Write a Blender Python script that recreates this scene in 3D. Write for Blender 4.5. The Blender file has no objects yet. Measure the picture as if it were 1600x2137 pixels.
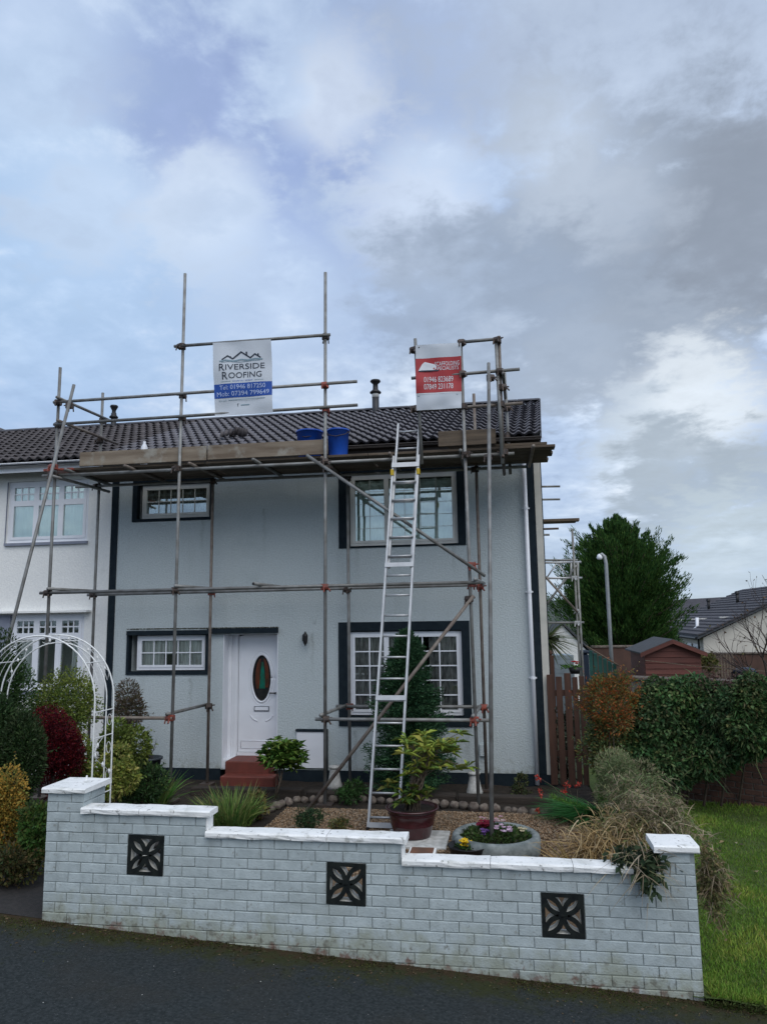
import bpy, math, random
import numpy as np
from mathutils import Vector, Matrix

random.seed(7); rng = np.random.default_rng(7)
sc = bpy.context.scene
COL = sc.collection
R = math.radians

# ---------------------------------------------------------------- camera
CZ = 2.57                      # camera height over the front garden
YAW, PITCH, ROLL, FPX = R(8.96), R(8.18), R(-0.84), 1543.0
fwd = Vector((-math.sin(YAW)*math.cos(PITCH), math.cos(YAW)*math.cos(PITCH), math.sin(PITCH)))
rgt = Vector((math.cos(YAW), math.sin(YAW), 0)); upv = rgt.cross(fwd)
c_, s_ = math.cos(ROLL), math.sin(ROLL)
rgt, upv = c_*rgt + s_*upv, -s_*rgt + c_*upv
cam = bpy.data.cameras.new('camera'); camo = bpy.data.objects.new('camera', cam); COL.objects.link(camo)
cam.sensor_fit = 'VERTICAL'; cam.sensor_height = 36.0; cam.lens = 36.0*FPX/2137.0
cam.clip_start = 0.1; cam.clip_end = 4000
camo.matrix_world = Matrix(((rgt.x, upv.x, -fwd.x, 0), (rgt.y, upv.y, -fwd.y, 0), (rgt.z, upv.z, -fwd.z, CZ), (0, 0, 0, 1)))
sc.camera = camo

def ray(px, py):
    return rgt*((px-800)/FPX) + upv*(-(py-1068.5)/FPX) + fwd
def at(px, py, Y):             # a point of the photo on the upright plane Y
    d = ray(px, py); t = Y/d.y
    return Vector((d.x*t, Y, CZ+d.z*t))
def atz(px, py, z):            # a point of the photo on the level z
    d = ray(px, py); t = (z-CZ)/d.z
    return Vector((d.x*t, d.y*t, z))

# ---------------------------------------------------------------- sky, sun, exposure
w = bpy.data.worlds.new('World'); sc.world = w; w.use_nodes = True
nt = w.node_tree; nt.nodes.clear()
SUN_EL, SUN_AZ = 50.0, 148.0   # overcast light, strongest from behind the viewer
def N(t, **k):
    n = nt.nodes.new(t)
    for a, b in k.items(): setattr(n, a, b)
    return n
L = lambda a, b: nt.links.new(a, b)
out = N('ShaderNodeOutputWorld'); sky = N('ShaderNodeTexSky', sky_type='NISHITA')
sky.sun_disc = False; sky.sun_elevation = R(SUN_EL); sky.sun_rotation = R(SUN_AZ); sky.air_density = 1.2; sky.dust_density = 2.0
bg1 = N('ShaderNodeBackground'); bg1.inputs[1].default_value = 0.085; L(sky.outputs[0], bg1.inputs[0])
tc = N('ShaderNodeTexCoord'); nrm = N('ShaderNodeVectorMath', operation='NORMALIZE'); L(tc.outputs['Generated'], nrm.inputs[0])
sep = N('ShaderNodeSeparateXYZ'); L(nrm.outputs[0], sep.inputs[0])
def mth(op, a, b=None, c=None, clamp=False):
    n = N('ShaderNodeMath', operation=op, use_clamp=clamp)
    for i, v in enumerate((a, b, c)):
        if v is None: continue
        if isinstance(v, (int, float)): n.inputs[i].default_value = v
        else: L(v, n.inputs[i])
    return n.outputs[0]
zc = mth('MAXIMUM', sep.outputs[2], 0.0); den = mth('ADD', zc, 0.22)
comb = N('ShaderNodeCombineXYZ'); L(mth('DIVIDE', sep.outputs[0], den), comb.inputs[0]); L(mth('DIVIDE', sep.outputs[1], den), comb.inputs[1])
def noise(scale, detail, rough, dist, off):
    n = N('ShaderNodeTexNoise'); n.inputs['Scale'].default_value = scale; n.inputs['Detail'].default_value = detail
    n.inputs['Roughness'].default_value = rough; n.inputs['Distortion'].default_value = dist
    a = N('ShaderNodeVectorMath', operation='ADD'); a.inputs[1].default_value = off; L(comb.outputs[0], a.inputs[0]); L(a.outputs[0], n.inputs['Vector'])
    return n.outputs[0]
nA = noise(1.6, 9, 0.52, 0.10, (3.1, 1.7, 0)); nB = noise(5.0, 10, 0.56, 0.15, (8.3, -4.2, 2)); nF = noise(13.0, 9, 0.60, 0.2, (1.0, 7.0, 5))
def blob(px, py, rad, soft):   # a bank of cloud in a direction of the sky, its edge broken by noise
    d = ray(px, py).normalized()
    dp = N('ShaderNodeVectorMath', operation='DISTANCE'); L(nrm.outputs[0], dp.inputs[0]); dp.inputs[1].default_value = d
    e = mth('ADD', dp.outputs['Value'], mth('ADD', mth('MULTIPLY', mth('SUBTRACT', nB, 0.5), soft*4.6), mth('MULTIPLY', mth('SUBTRACT', nF, 0.5), soft*2.6)))
    m = N('ShaderNodeMapRange', interpolation_type='SMOOTHSTEP'); L(e, m.inputs[0])
    m.inputs[1].default_value = rad+soft*.75; m.inputs[2].default_value = rad-soft*.75; m.inputs[3].default_value = 0; m.inputs[4].default_value = 1
    return m.outputs[0]
def ramp(fac, stops):
    n = N('ShaderNodeValToRGB'); L(fac, n.inputs[0]); e = n.color_ramp.elements
    while len(e) < len(stops): e.new(0.5)
    for i, (p, c) in enumerate(stops): e[i].position = p; e[i].color = (*c, 1)
    return n.outputs[0]
def mix(fac, a, b):
    n = N('ShaderNodeMix', data_type='RGBA', clamp_factor=True)
    if isinstance(fac, (int, float)): n.inputs[0].default_value = fac
    else: L(fac, n.inputs[0])
    for i, v in ((6, a), (7, b)):
        if isinstance(v, tuple): n.inputs[i].default_value = (*v, 1)
        else: L(v, n.inputs[i])
    return n.outputs[2]
cloud = ramp(mth('ADD', mth('ADD', mth('MULTIPLY', nA, 0.55), mth('MULTIPLY', nB, 0.30)), mth('MULTIPLY', nF, 0.15)),
             [(0.38, (0.35, 0.45, 0.68)), (0.46, (0.43, 0.55, 0.77)), (0.52, (0.50, 0.62, 0.82)), (0.58, (0.60, 0.71, 0.88)), (0.66, (0.76, 0.84, 0.94))])
for (px, py, r_, s, col, k) in [
        (60, 330, 0.16, 0.10, (0.45, 0.62, 0.86), 0.55), (130, 640, 0.18, 0.10, (0.43, 0.61, 0.87), 0.6),
        (390, 240, 0.09, 0.06, (0.30, 0.39, 0.66), 0.8), (640, 410, 0.085, 0.05, (0.31, 0.41, 0.69), 0.85), (900, 150, 0.09, 0.07, (0.34, 0.44, 0.68), 0.65), (740, 290, 0.05, 0.05, (0.33, 0.43, 0.68), 0.6), (260, 130, 0.07, 0.06, (0.36, 0.47, 0.72), 0.5),
        (440, 440, 0.075, 0.045, (0.66, 0.77, 0.93), 0.85), (690, 220, 0.05, 0.04, (0.68, 0.77, 0.91), 0.75), (900, 440, 0.085, 0.05, (0.66, 0.76, 0.92), 0.8), (560, 570, 0.10, 0.06, (0.54, 0.67, 0.88), 0.6), (200, 430, 0.07, 0.06, (0.62, 0.74, 0.92), 0.6), (60, 120, 0.09, 0.06, (0.55, 0.67, 0.86), 0.5),
        (1350, 160, 0.20, 0.12, (0.49, 0.57, 0.70), 0.65), (1330, 560, 0.20, 0.08, (0.30, 0.355, 0.44), 0.85), (1010, 650, 0.13, 0.06, (0.35, 0.43, 0.56), 0.75), (1560, 440, 0.10, 0.06, (0.29, 0.335, 0.41), 0.85), (1170, 330, 0.07, 0.05, (0.60, 0.69, 0.82), 0.6), (1290, 400, 0.06, 0.04, (0.52, 0.60, 0.72), 0.6),
        (1450, 850, 0.085, 0.045, (0.78, 0.85, 0.92), 0.9), (1200, 780, 0.07, 0.05, (0.44, 0.52, 0.64), 0.6), (1320, 930, 0.06, 0.04, (0.62, 0.71, 0.81), 0.7),
        (1420, 1010, 0.08, 0.035, (0.37, 0.44, 0.52), 0.75), (1560, 1000, 0.06, 0.035, (0.38, 0.45, 0.53), 0.7), (1520, 1130, 0.07, 0.04, (0.60, 0.70, 0.78), 0.6)]:
    cloud = mix(mth('MULTIPLY', blob(px, py, r_, s), k), cloud, col)
# fine wisps everywhere
wisp = N('ShaderNodeMapRange'); L(mth('ADD', mth('MULTIPLY', nB, .6), mth('MULTIPLY', nF, .4)), wisp.inputs[0]); wisp.inputs[1].default_value = .36; wisp.inputs[2].default_value = .64; wisp.inputs[3].default_value = .93; wisp.inputs[4].default_value = 1.07
vs_ = N('ShaderNodeVectorMath', operation='SCALE'); L(cloud, vs_.inputs[0]); L(wisp.outputs[0], vs_.inputs['Scale']); cloud = vs_.outputs[0]
# towards the horizon the cloud deck pales
hz = N('ShaderNodeMapRange', interpolation_type='SMOOTHSTEP'); L(sep.outputs[2], hz.inputs[0])
hz.inputs[1].default_value = 0.16; hz.inputs[2].default_value = -0.02; hz.inputs[3].default_value = 0; hz.inputs[4].default_value = 0.7
cloud = mix(hz.outputs[0], cloud, (0.52, 0.63, 0.73))
bg2 = N('ShaderNodeBackground'); L(cloud, bg2.inputs[0]); bg2.inputs[1].default_value = 0.86
ms = N('ShaderNodeMixShader'); ms.inputs[0].default_value = 0.92
L(bg1.outputs[0], ms.inputs[1]); L(bg2.outputs[0], ms.inputs[2]); L(ms.outputs[0], out.inputs[0])

sl = bpy.data.lights.new('sun', 'SUN'); sl.energy = 1.5; sl.angle = R(60); sl.color = (1.0, 0.96, 0.90)
so = bpy.data.objects.new('sun', sl); COL.objects.link(so)
so.rotation_euler = (R(90-SUN_EL), 0, R(180-SUN_AZ))
sc.view_settings.view_transform = 'Standard'; sc.view_settings.look = 'None'
sc.view_settings.exposure = 0.3; sc.view_settings.gamma = 1.0; sc.view_settings.use_curve_mapping = False

cy = sc.cycles; cy.max_bounces = 6; cy.diffuse_bounces = 3; cy.glossy_bounces = 3; cy.transmission_bounces = 4; cy.transparent_max_bounces = 8

# ---------------------------------------------------------------- materials
def M(name, c, c2=None, scale=6, detail=5, rough=.8, metal=0, bump=0, bscale=80, rnd=0, spec=.4, lo=.35, hi=.65, stretch=None, emit=None):
    m = bpy.data.materials.new(name); m.use_nodes = True
    t = m.node_tree; ns = t.nodes; b = ns['Principled BSDF']; lk = t.links.new
    b.inputs['Roughness'].default_value = rough; b.inputs['Metallic'].default_value = metal; b.inputs['Specular IOR Level'].default_value = spec
    g = ns.new('ShaderNodeNewGeometry'); vec = g.outputs['Position']
    if stretch:
        mp = ns.new('ShaderNodeVectorMath'); mp.operation = 'MULTIPLY'; mp.inputs[1].default_value = stretch; lk(vec, mp.inputs[0]); vec = mp.outputs[0]
    if c2 is None: c2 = tuple(x*.82 for x in c)
    n = ns.new('ShaderNodeTexNoise'); n.inputs['Scale'].default_value = scale; n.inputs['Detail'].default_value = detail; lk(vec, n.inputs['Vector'])
    rp = ns.new('ShaderNodeMapRange'); rp.inputs[1].default_value = lo; rp.inputs[2].default_value = hi; lk(n.outputs[0], rp.inputs[0])
    mx = ns.new('ShaderNodeMix'); mx.data_type = 'RGBA'; lk(rp.outputs[0], mx.inputs[0])
    mx.inputs[6].default_value = (*c, 1); mx.inputs[7].default_value = (*c2, 1); colr = mx.outputs[2]
    if rnd:
        oi = ns.new('ShaderNodeObjectInfo'); mr = ns.new('ShaderNodeMapRange'); lk(oi.outputs['Random'], mr.inputs[0])
        mr.inputs[3].default_value = 1-rnd; mr.inputs[4].default_value = 1+rnd
        sc_ = ns.new('ShaderNodeVectorMath'); sc_.operation = 'SCALE'; lk(colr, sc_.inputs[0]); lk(mr.outputs[0], sc_.inputs['Scale']); colr = sc_.outputs[0]
    lk(colr, b.inputs['Base Color'])
    if bump:
        nb = ns.new('ShaderNodeTexNoise'); nb.inputs['Scale'].default_value = bscale; nb.inputs['Detail'].default_value = 4; lk(vec, nb.inputs['Vector'])
        bp = ns.new('ShaderNodeBump'); bp.inputs['Strength'].default_value = 1.0; bp.inputs['Distance'].default_value = bump
        lk(nb.outputs[0], bp.inputs['Height']); lk(bp.outputs[0], b.inputs['Normal'])
    m['bsdf'] = 1
    return m

def stain(m, col, scale, lo, hi, axis=None, a0=0, a1=1, slope=0, amount=1.0, seed=0.0, detail=6, stretch=None):
    """lay a patchy stain over material m; axis limits it to a band of position (2 = height over the sloping pavement)"""
    t = m.node_tree; ns = t.nodes; lk = t.links.new; b = ns['Principled BSDF']
    src = b.inputs['Base Color'].links[0].from_socket
    g = ns.new('ShaderNodeNewGeometry'); ad = ns.new('ShaderNodeVectorMath'); ad.inputs[1].default_value = (seed, seed*2, seed*3); lk(g.outputs['Position'], ad.inputs[0])
    if stretch:
        st_ = ns.new('ShaderNodeVectorMath'); st_.operation = 'MULTIPLY'; st_.inputs[1].default_value = stretch; lk(ad.outputs[0], st_.inputs[0]); ad = st_
    n = ns.new('ShaderNodeTexNoise'); n.inputs['Scale'].default_value = scale; n.inputs['Detail'].default_value = detail; n.inputs['Roughness'].default_value = .62; lk(ad.outputs[0], n.inputs['Vector'])
    r = ns.new('ShaderNodeMapRange'); r.interpolation_type = 'SMOOTHSTEP'; r.inputs[1].default_value = lo; r.inputs[2].default_value = hi; r.inputs[4].default_value = amount
    val = n.outputs[0]
    if axis is not None:
        s = ns.new('ShaderNodeSeparateXYZ'); lk(g.outputs['Position'], s.inputs[0])
        h = s.outputs[axis]
        if slope:
            ml = ns.new('ShaderNodeMath'); ml.operation = 'MULTIPLY_ADD'; lk(s.outputs[0], ml.inputs[0]); ml.inputs[1].default_value = slope; lk(h, ml.inputs[2]); h = ml.outputs[0]
        q = ns.new('ShaderNodeMapRange'); q.inputs[1].default_value = a0; q.inputs[2].default_value = a1; q.inputs[3].default_value = 0; q.inputs[4].default_value = 0.5; lk(h, q.inputs[0])
        sb = ns.new('ShaderNodeMath'); sb.operation = 'SUBTRACT'; lk(val, sb.inputs[0]); lk(q.outputs[0], sb.inputs[1]); val = sb.outputs[0]
    lk(val, r.inputs[0])
    mx = ns.new('ShaderNodeMix'); mx.data_type = 'RGBA'; lk(r.outputs[0], mx.inputs[0]); lk(src, mx.inputs[6]); mx.inputs[7].default_value = (*col, 1)
    lk(mx.outputs[2], b.inputs['Base Color'])
    return m

def drip(m, x, z, wd, ln):
    '''a dirty run-off streak that starts at (x, z) and fades downward over ln metres'''
    t = m.node_tree; ns = t.nodes; lk = t.links.new; b = ns['Principled BSDF']; src = b.inputs['Base Color'].links[0].from_socket
    g = ns.new('ShaderNodeNewGeometry'); s = ns.new('ShaderNodeSeparateXYZ'); lk(g.outputs['Position'], s.inputs[0])
    n = ns.new('ShaderNodeTexNoise'); n.inputs['Scale'].default_value = 7; n.inputs['Detail'].default_value = 5; lk(g.outputs['Position'], n.inputs['Vector'])
    def mm(op, a, b_, c=None):
        q = ns.new('ShaderNodeMath'); q.operation = op
        for i, v in enumerate((a, b_, c)):
            if v is None: continue
            if isinstance(v, (int, float)): q.inputs[i].default_value = v
            else: lk(v, q.inputs[i])
        return q.outputs[0]
    dx = mm('ABSOLUTE', mm('ADD', mm('SUBTRACT', s.outputs[0], x), mm('MULTIPLY_ADD', n.outputs[0], .14, -.07)), 0)
    a = ns.new('ShaderNodeMapRange'); a.interpolation_type = 'SMOOTHSTEP'; a.inputs[1].default_value = wd; a.inputs[2].default_value = .0; lk(dx, a.inputs[0])
    c = ns.new('ShaderNodeMapRange'); c.inputs[1].default_value = z-ln; c.inputs[2].default_value = z; lk(s.outputs[2], c.inputs[0])
    top = mm('LESS_THAN', s.outputs[2], z); f = mm('MULTIPLY', mm('MULTIPLY', mm('MULTIPLY', a.outputs[0], c.outputs[0]), top), mm('MULTIPLY', n.outputs[0], .75))
    mx = ns.new('ShaderNodeMix'); mx.data_type = 'RGBA'; lk(f, mx.inputs[0]); lk(src, mx.inputs[6]); mx.inputs[7].default_value = (.20, .22, .21, 1); lk(mx.outputs[2], b.inputs['Base Color'])
def leafmat(name, rough=.55, trans=.25):
    m = bpy.data.materials.new(name); m.use_nodes = True; t = m.node_tree; ns = t.nodes; lk = t.links.new
    b = ns['Principled BSDF']; a = ns.new('ShaderNodeAttribute'); a.attribute_name = 'Col'
    b.inputs['Roughness'].default_value = rough; b.inputs['Specular IOR Level'].default_value = .16; lk(a.outputs[0], b.inputs['Base Color'])
    tr = ns.new('ShaderNodeBsdfTranslucent'); lk(a.outputs[0], tr.inputs[0]); mx = ns.new('ShaderNodeMixShader'); mx.inputs[0].default_value = trans
    lk(b.outputs[0], mx.inputs[1]); lk(tr.outputs[0], mx.inputs[2]); lk(mx.outputs[0], ns['Material Output'].inputs[0])
    return m

def glassmat(name, refl, tint=(.75, .85, .85)):
    m = bpy.data.materials.new(name); m.use_nodes = True; t = m.node_tree; ns = t.nodes; lk = t.links.new
    ns.remove(ns['Principled BSDF'])
    tr = ns.new('ShaderNodeBsdfTransparent'); tr.inputs[0].default_value = (*tint, 1)
    gl = ns.new('ShaderNodeBsdfGlossy'); gl.inputs[0].default_value = (.85, .95, .93, 1); gl.inputs['Roughness'].default_value = .015
    g = ns.new('ShaderNodeNewGeometry'); n = ns.new('ShaderNodeTexNoise'); n.inputs['Scale'].default_value = 2.5; lk(g.outputs['Position'], n.inputs['Vector'])
    bp = ns.new('ShaderNodeBump'); bp.inputs['Strength'].default_value = .06; bp.inputs['Distance'].default_value = .01; lk(n.outputs[0], bp.inputs['Height']); lk(bp.outputs[0], gl.inputs['Normal'])
    lw = ns.new('ShaderNodeFresnel'); lw.inputs[0].default_value = 1.5; ad = ns.new('ShaderNodeMath'); ad.inputs[1].default_value = refl; lk(lw.outputs[0], ad.inputs[0]); ad.use_clamp = True
    mx = ns.new('ShaderNodeMixShader'); lk(ad.outputs[0], mx.inputs[0]); lk(tr.outputs[0], mx.inputs[1]); lk(gl.outputs[0], mx.inputs[2]); lk(mx.outputs[0], ns['Material Output'].inputs[0])
    return m

SL = 0.0596                                                     # fall of the pavement to the right
def zpave(x): return .22 - SL*(x+3.74)
m_render = M('grey_roughcast', (.515, .57, .58), (.42, .47, .48), 40, 9, .95, bump=.010, bscale=40, spec=.1, lo=.30, hi=.70)
stain(m_render, (.33, .38, .39), 1.3, .56, .85, amount=.5, seed=3.0); stain(m_render, (.34, .385, .39), 30, .60, .75, amount=.5, seed=13.0)
stain(m_render, (.30, .33, .32), 1.1, .52, .85, amount=.30, seed=21.0, stretch=(4, 1, .5)); stain(m_render, (.26, .27, .24), 9, .34, .62, axis=2, a0=.15, a1=.75, amount=.6, seed=23.0)
for (sx_, sz_, wd_) in ((-5.05, 4.45, .05), (-3.95, 4.45, .04), (-2.35, 3.98, .06), (-.75, 3.98, .05), (-5.2, 1.62, .05), (-2.4, .80, .05), (-.62, .80, .06), (-3.1, 2.35, .04)):
    drip(m_render, sx_, sz_, wd_, .9)
m_white = M('white_roughcast', (.84, .84, .81), (.76, .765, .75), 36, 9, .95, bump=.006, bscale=38, spec=.1, lo=.30, hi=.70)
stain(m_white, (.45, .47, .44), 1.6, .60, .85, amount=.4, seed=9.0)
m_navy = M('navy_black_paint', (.010, .017, .024), (.016, .025, .032), 9, rough=.75, bump=.003, bscale=60, spec=.12)
m_cream = M('cream_trim', (.55, .53, .47), (.46, .45, .40), 5, rough=.6)
m_upvc = M('white_plastic', (.78, .80, .84), (.72, .74, .78), 3, rough=.35, spec=.5)
m_upvc2 = M('greyed_plastic', (.62, .62, .58), (.54, .54, .51), 4, rough=.45, spec=.4)
m_glass = glassmat('window_glass', .03, (.93, .95, .95))
m_glassr = glassmat('coated_window_glass', .22, (.94, .98, .96))
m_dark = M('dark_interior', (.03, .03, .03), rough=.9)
m_net = M('net_curtain', (.80, .80, .76), (.50, .50, .47), 14, rough=.9, stretch=(3, 1, .2))
m_blind = M('roller_blind', (.85, .90, .87), (.76, .82, .79), 4, rough=.9)
m_curt = M('patterned_curtain', (.42, .40, .38), (.12, .11, .11), 16, rough=.9, stretch=(2, 1, .4))
m_tile = M('concrete_roof_tile', (.135, .132, .15), (.095, .093, .108), 9, rough=.55, bump=.002, bscale=160, rnd=.13, spec=.45)
m_tile2 = M('weathered_roof_tile', (.095, .085, .088), (.058, .052, .056), 7, rough=.65, bump=.003, bscale=140, rnd=.15, spec=.35)
m_ridge = M('ridge_tile', (.085, .085, .095), (.06, .06, .07), 8, rough=.6, rnd=.1)
m_tube = M('galvanised_tube', (.24, .245, .24), (.155, .15, .14), 7, rough=.5, metal=.2, bump=.001, bscale=90, rnd=.22, spec=.4)
m_tuber = M('rusty_tube', (.20, .175, .15), (.13, .10, .085), 9, rough=.65, metal=.2, bump=.001, bscale=90, rnd=.1)
m_coup = M('dark_coupler_steel', (.055, .05, .05), (.10, .07, .055), 30, rough=.6, metal=.4, rnd=.3)
m_coupr = M('red_coupler_paint', (.30, .06, .035), (.14, .05, .04), 25, rough=.6, rnd=.25)
m_board = M('scaffold_board_wood', (.115, .086, .06), (.062, .047, .034), 5, 8, .85, bump=.002, bscale=60, rnd=.22, stretch=(.35, 3, 3))
stain(m_board, (.22, .21, .18), 4, .58, .74, amount=.4, seed=2.0)
m_toe = M('pale_board_wood', (.25, .205, .155), (.14, .105, .075), 3, 8, .85, bump=.002, bscale=60, rnd=.1, stretch=(.4, 3, 3))
stain(m_toe, (.33, .32, .28), 2.2, .52, .66, amount=.8, seed=5.0)
m_alu = M('ladder_aluminium', (.50, .51, .52), (.40, .41, .42), 8, rough=.45, metal=.5, spec=.4)
m_yellow = M('yellow_plastic', (.55, .38, .02), rough=.5)
m_blue = M('blue_plastic', (.012, .085, .46), (.012, .065, .34), 5, rough=.35, spec=.5)
m_red_step = M('red_step_paint', (.17, .040, .028), (.12, .034, .024), 6, rough=.6, bump=.002, bscale=70)
m_paint = M('grey_painted_brick', (.415, .47, .475), (.355, .405, .41), 18, 8, .8, bump=.0035, bscale=70, rnd=.05, spec=.2)
m_joint = M('painted_mortar', (.33, .37, .37), (.21, .24, .235), 9, 6, .85, bump=.004, bscale=60)
for mm_ in (m_paint, m_joint):
    stain(mm_, (.27, .29, .225), 5, .26, .58, axis=2, a0=0.05, a1=.55, slope=SL, amount=.8, seed=1.0)
    stain(mm_, (.13, .125, .10), 18, .36, .54, axis=2, a0=-.10, a1=.50, slope=SL, amount=.75, seed=7.0)
    stain(mm_, (.15, .085, .065), 11, .36, .50, axis=2, a0=-.06, a1=.22, slope=SL, amount=.85, seed=4.0)
    stain(mm_, (.20, .20, .17), 22, .62, .70, amount=.6, seed=6.0); stain(mm_, (.27, .30, .28), 2.2, .50, .75, amount=.55, seed=16.0); stain(mm_, (.16, .15, .13), 48, .63, .70, amount=.6, seed=18.0)
for (dx_, dz_, dw_, dl_) in ((-2.85, 1.05, .05, .35), (-.98-.28, .895, .04, .3), (.0, .742, .05, .3), (.42, .742, .05, .35), (-2.32, .9, .05, .3), (-.80, .75, .05, .35), (-2.86, .72, .06, .3), (-1.36, .60, .06, .35), (-1.10, .58, .04, .25), (.30, .40, .06, .3), (.60, .42, .05, .3), (1.15, .70, .10, .6), (-3.6, 1.0, .06, .6), (-.2, .742, .03, .2), (.85, .742, .06, .5), (-3.2, 1.05, .03, .3), (-1.9, .895, .03, .3)):
    drip(m_paint, dx_, dz_, dw_, dl_); drip(m_joint, dx_, dz_, dw_, dl_)
m_cope = M('white_coping_paint', (.84, .84, .82), (.72, .73, .71), 6, rough=.7, bump=.003, bscale=60)
stain(m_cope, (.13, .13, .12), 24, .60, .68, amount=.8, seed=1.5); stain(m_cope, (.30, .30, .26), 9, .56, .70, amount=.6, seed=2.5); stain(m_cope, (.42, .43, .38), 5, .52, .75, amount=.5, seed=8.0)
m_blockf = M('black_block_paint', (.008, .010, .011), (.016, .020, .018), 20, rough=.8, spec=.12, bump=.002, bscale=80)
m_blockb = M('bare_block_concrete', (.74, .73, .69), (.55, .55, .50), 18, rough=.9, bump=.003, bscale=80)
m_archm = M('white_arch_enamel', (.80, .81, .80), (.70, .71, .69), 20, rough=.45, spec=.5)
m_asph = M('asphalt', (.038, .044, .046), (.020, .025, .026), 42, 10, .92, bump=.010, bscale=70, spec=.10)
stain(m_asph, (.035, .034, .030), 1.2, .45, .7, amount=.6, seed=2.0)
stain(m_asph, (.085, .09, .09), 70, .63, .68, amount=.8, seed=31.0, detail=3); stain(m_asph, (.014, .016, .017), 90, .60, .68, amount=.7, seed=33.0)
stain(m_asph, (.034, .038, .010), 5.5, .08, .48, axis=1, a0=5.76, a1=5.30, amount=.75, seed=11.0)
stain(m_asph, (.045, .030, .018), 12, .22, .52, axis=1, a0=5.80, a1=5.50, amount=.85, seed=12.0)
m_path = M('path_asphalt', (.036, .032, .030), (.022, .021, .020), 30, 7, .9, bump=.005, bscale=150)
m_soil = M('garden_soil', (.030, .022, .015), (.014, .011, .008), 8, 8, .95, bump=.02, bscale=30)
m_grav = M('gravel_bed', (.17, .11, .06), (.09, .06, .035), 40, 8, .95, bump=.01, bscale=90)
m_lawn = M('lawn_soil', (.075, .11, .022), (.05, .08, .018), 8, 6, .95, bump=.02, bscale=40)
m_ground = M('distant_ground', (.045, .055, .025), (.03, .04, .02), .3, rough=1)
m_leaf = leafmat('leaf'); m_needle = leafmat('needle', .6, .12); m_dry = leafmat('dry_stem', .8, .15)
m_bark = M('bark', (.075, .055, .040), (.04, .03, .022), 20, rough=.95, bump=.006, bscale=60)
m_twig = M('pale_twig', (.17, .135, .10), (.10, .075, .055), 25, rough=.95)
m_fence = M('brown_fence_stain', (.075, .035, .022), (.045, .022, .015), 5, rough=.8, rnd=.25, stretch=(4, 4, .4), bump=.002, bscale=50)
m_shed = M('red_brown_shed_stain', (.135, .045, .035), (.095, .034, .027), 5, rough=.75, rnd=.1, stretch=(.4, .4, 4))
m_felt = M('roofing_felt', (.07, .075, .085), (.05, .055, .06), 12, rough=.9)
m_brick = M('red_brown_brick', (.125, .062, .045), (.075, .042, .034), 9, rough=.9, bump=.004, bscale=60, rnd=.25)
m_mortar = M('old_mortar', (.19, .17, .15), (.12, .11, .10), 15, rough=.95)
m_black = M('black_metal', (.012, .012, .013), rough=.5)
m_stone = M('rounded_field_stone', (.17, .145, .12), (.085, .065, .055), 16, rough=.85, bump=.006, bscale=40, rnd=.3)
m_pot = M('oxblood_glaze', (.055, .012, .014), (.038, .010, .012), 8, rough=.25, spec=.6)
m_tub = M('grey_stone_tub', (.24, .265, .26), (.10, .12, .12), 9, rough=.85, bump=.006, bscale=40)
m_orn = M('white_stone_ornament', (.55, .55, .53), (.36, .36, .34), 14, rough=.85, bump=.008, bscale=40)
m_pan = M('white_banner_vinyl', (.56, .60, .65), (.52, .56, .61), 3, rough=.6)
m_pblue = M('blue_print', (.015, .075, .36), rough=.6); m_pblk = M('black_print', (.02, .03, .05), rough=.6)
m_pgrey = M('grey_print', (.22, .32, .38), rough=.6); m_pred = M('red_print', (.40, .035, .04), (.34, .03, .035), 4, rough=.6)
m_pwht = M('white_print', (.70, .72, .76), rough=.6); m_plil = M('pale_blue_print', (.50, .60, .85), rough=.6)
m_sleeper = M('dark_sleeper_wood', (.045, .035, .028), (.022, .018, .015), 6, rough=.95, bump=.008, bscale=40, stretch=(.3, 3, 3))

# ---------------------------------------------------------------- object helpers
W = {}
def link(o, parent=None, mw=None):
    COL.objects.link(o)
    mw = mw or Matrix.Identity(4)
    W[o.name] = mw
    if parent is not None:
        o.parent = parent; o.matrix_parent_inverse = W[parent.name].inverted()
    o.matrix_basis = mw
    return o
def tag(o, label=None, cat=None, group=None, kind=None):
    if label: o['label'] = label
    if cat: o['category'] = cat
    if group: o['group'] = group
    if kind: o['kind'] = kind
    return o
def empty(name, loc, label=None, cat=None, group=None):
    o = bpy.data.objects.new(name, None); o.empty_display_size = .1
    link(o, None, Matrix.Translation(loc)); return tag(o, label, cat, group)
def inst(name, me, mat4, parent):
    return link(bpy.data.objects.new(name, me), parent, mat4)

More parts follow.
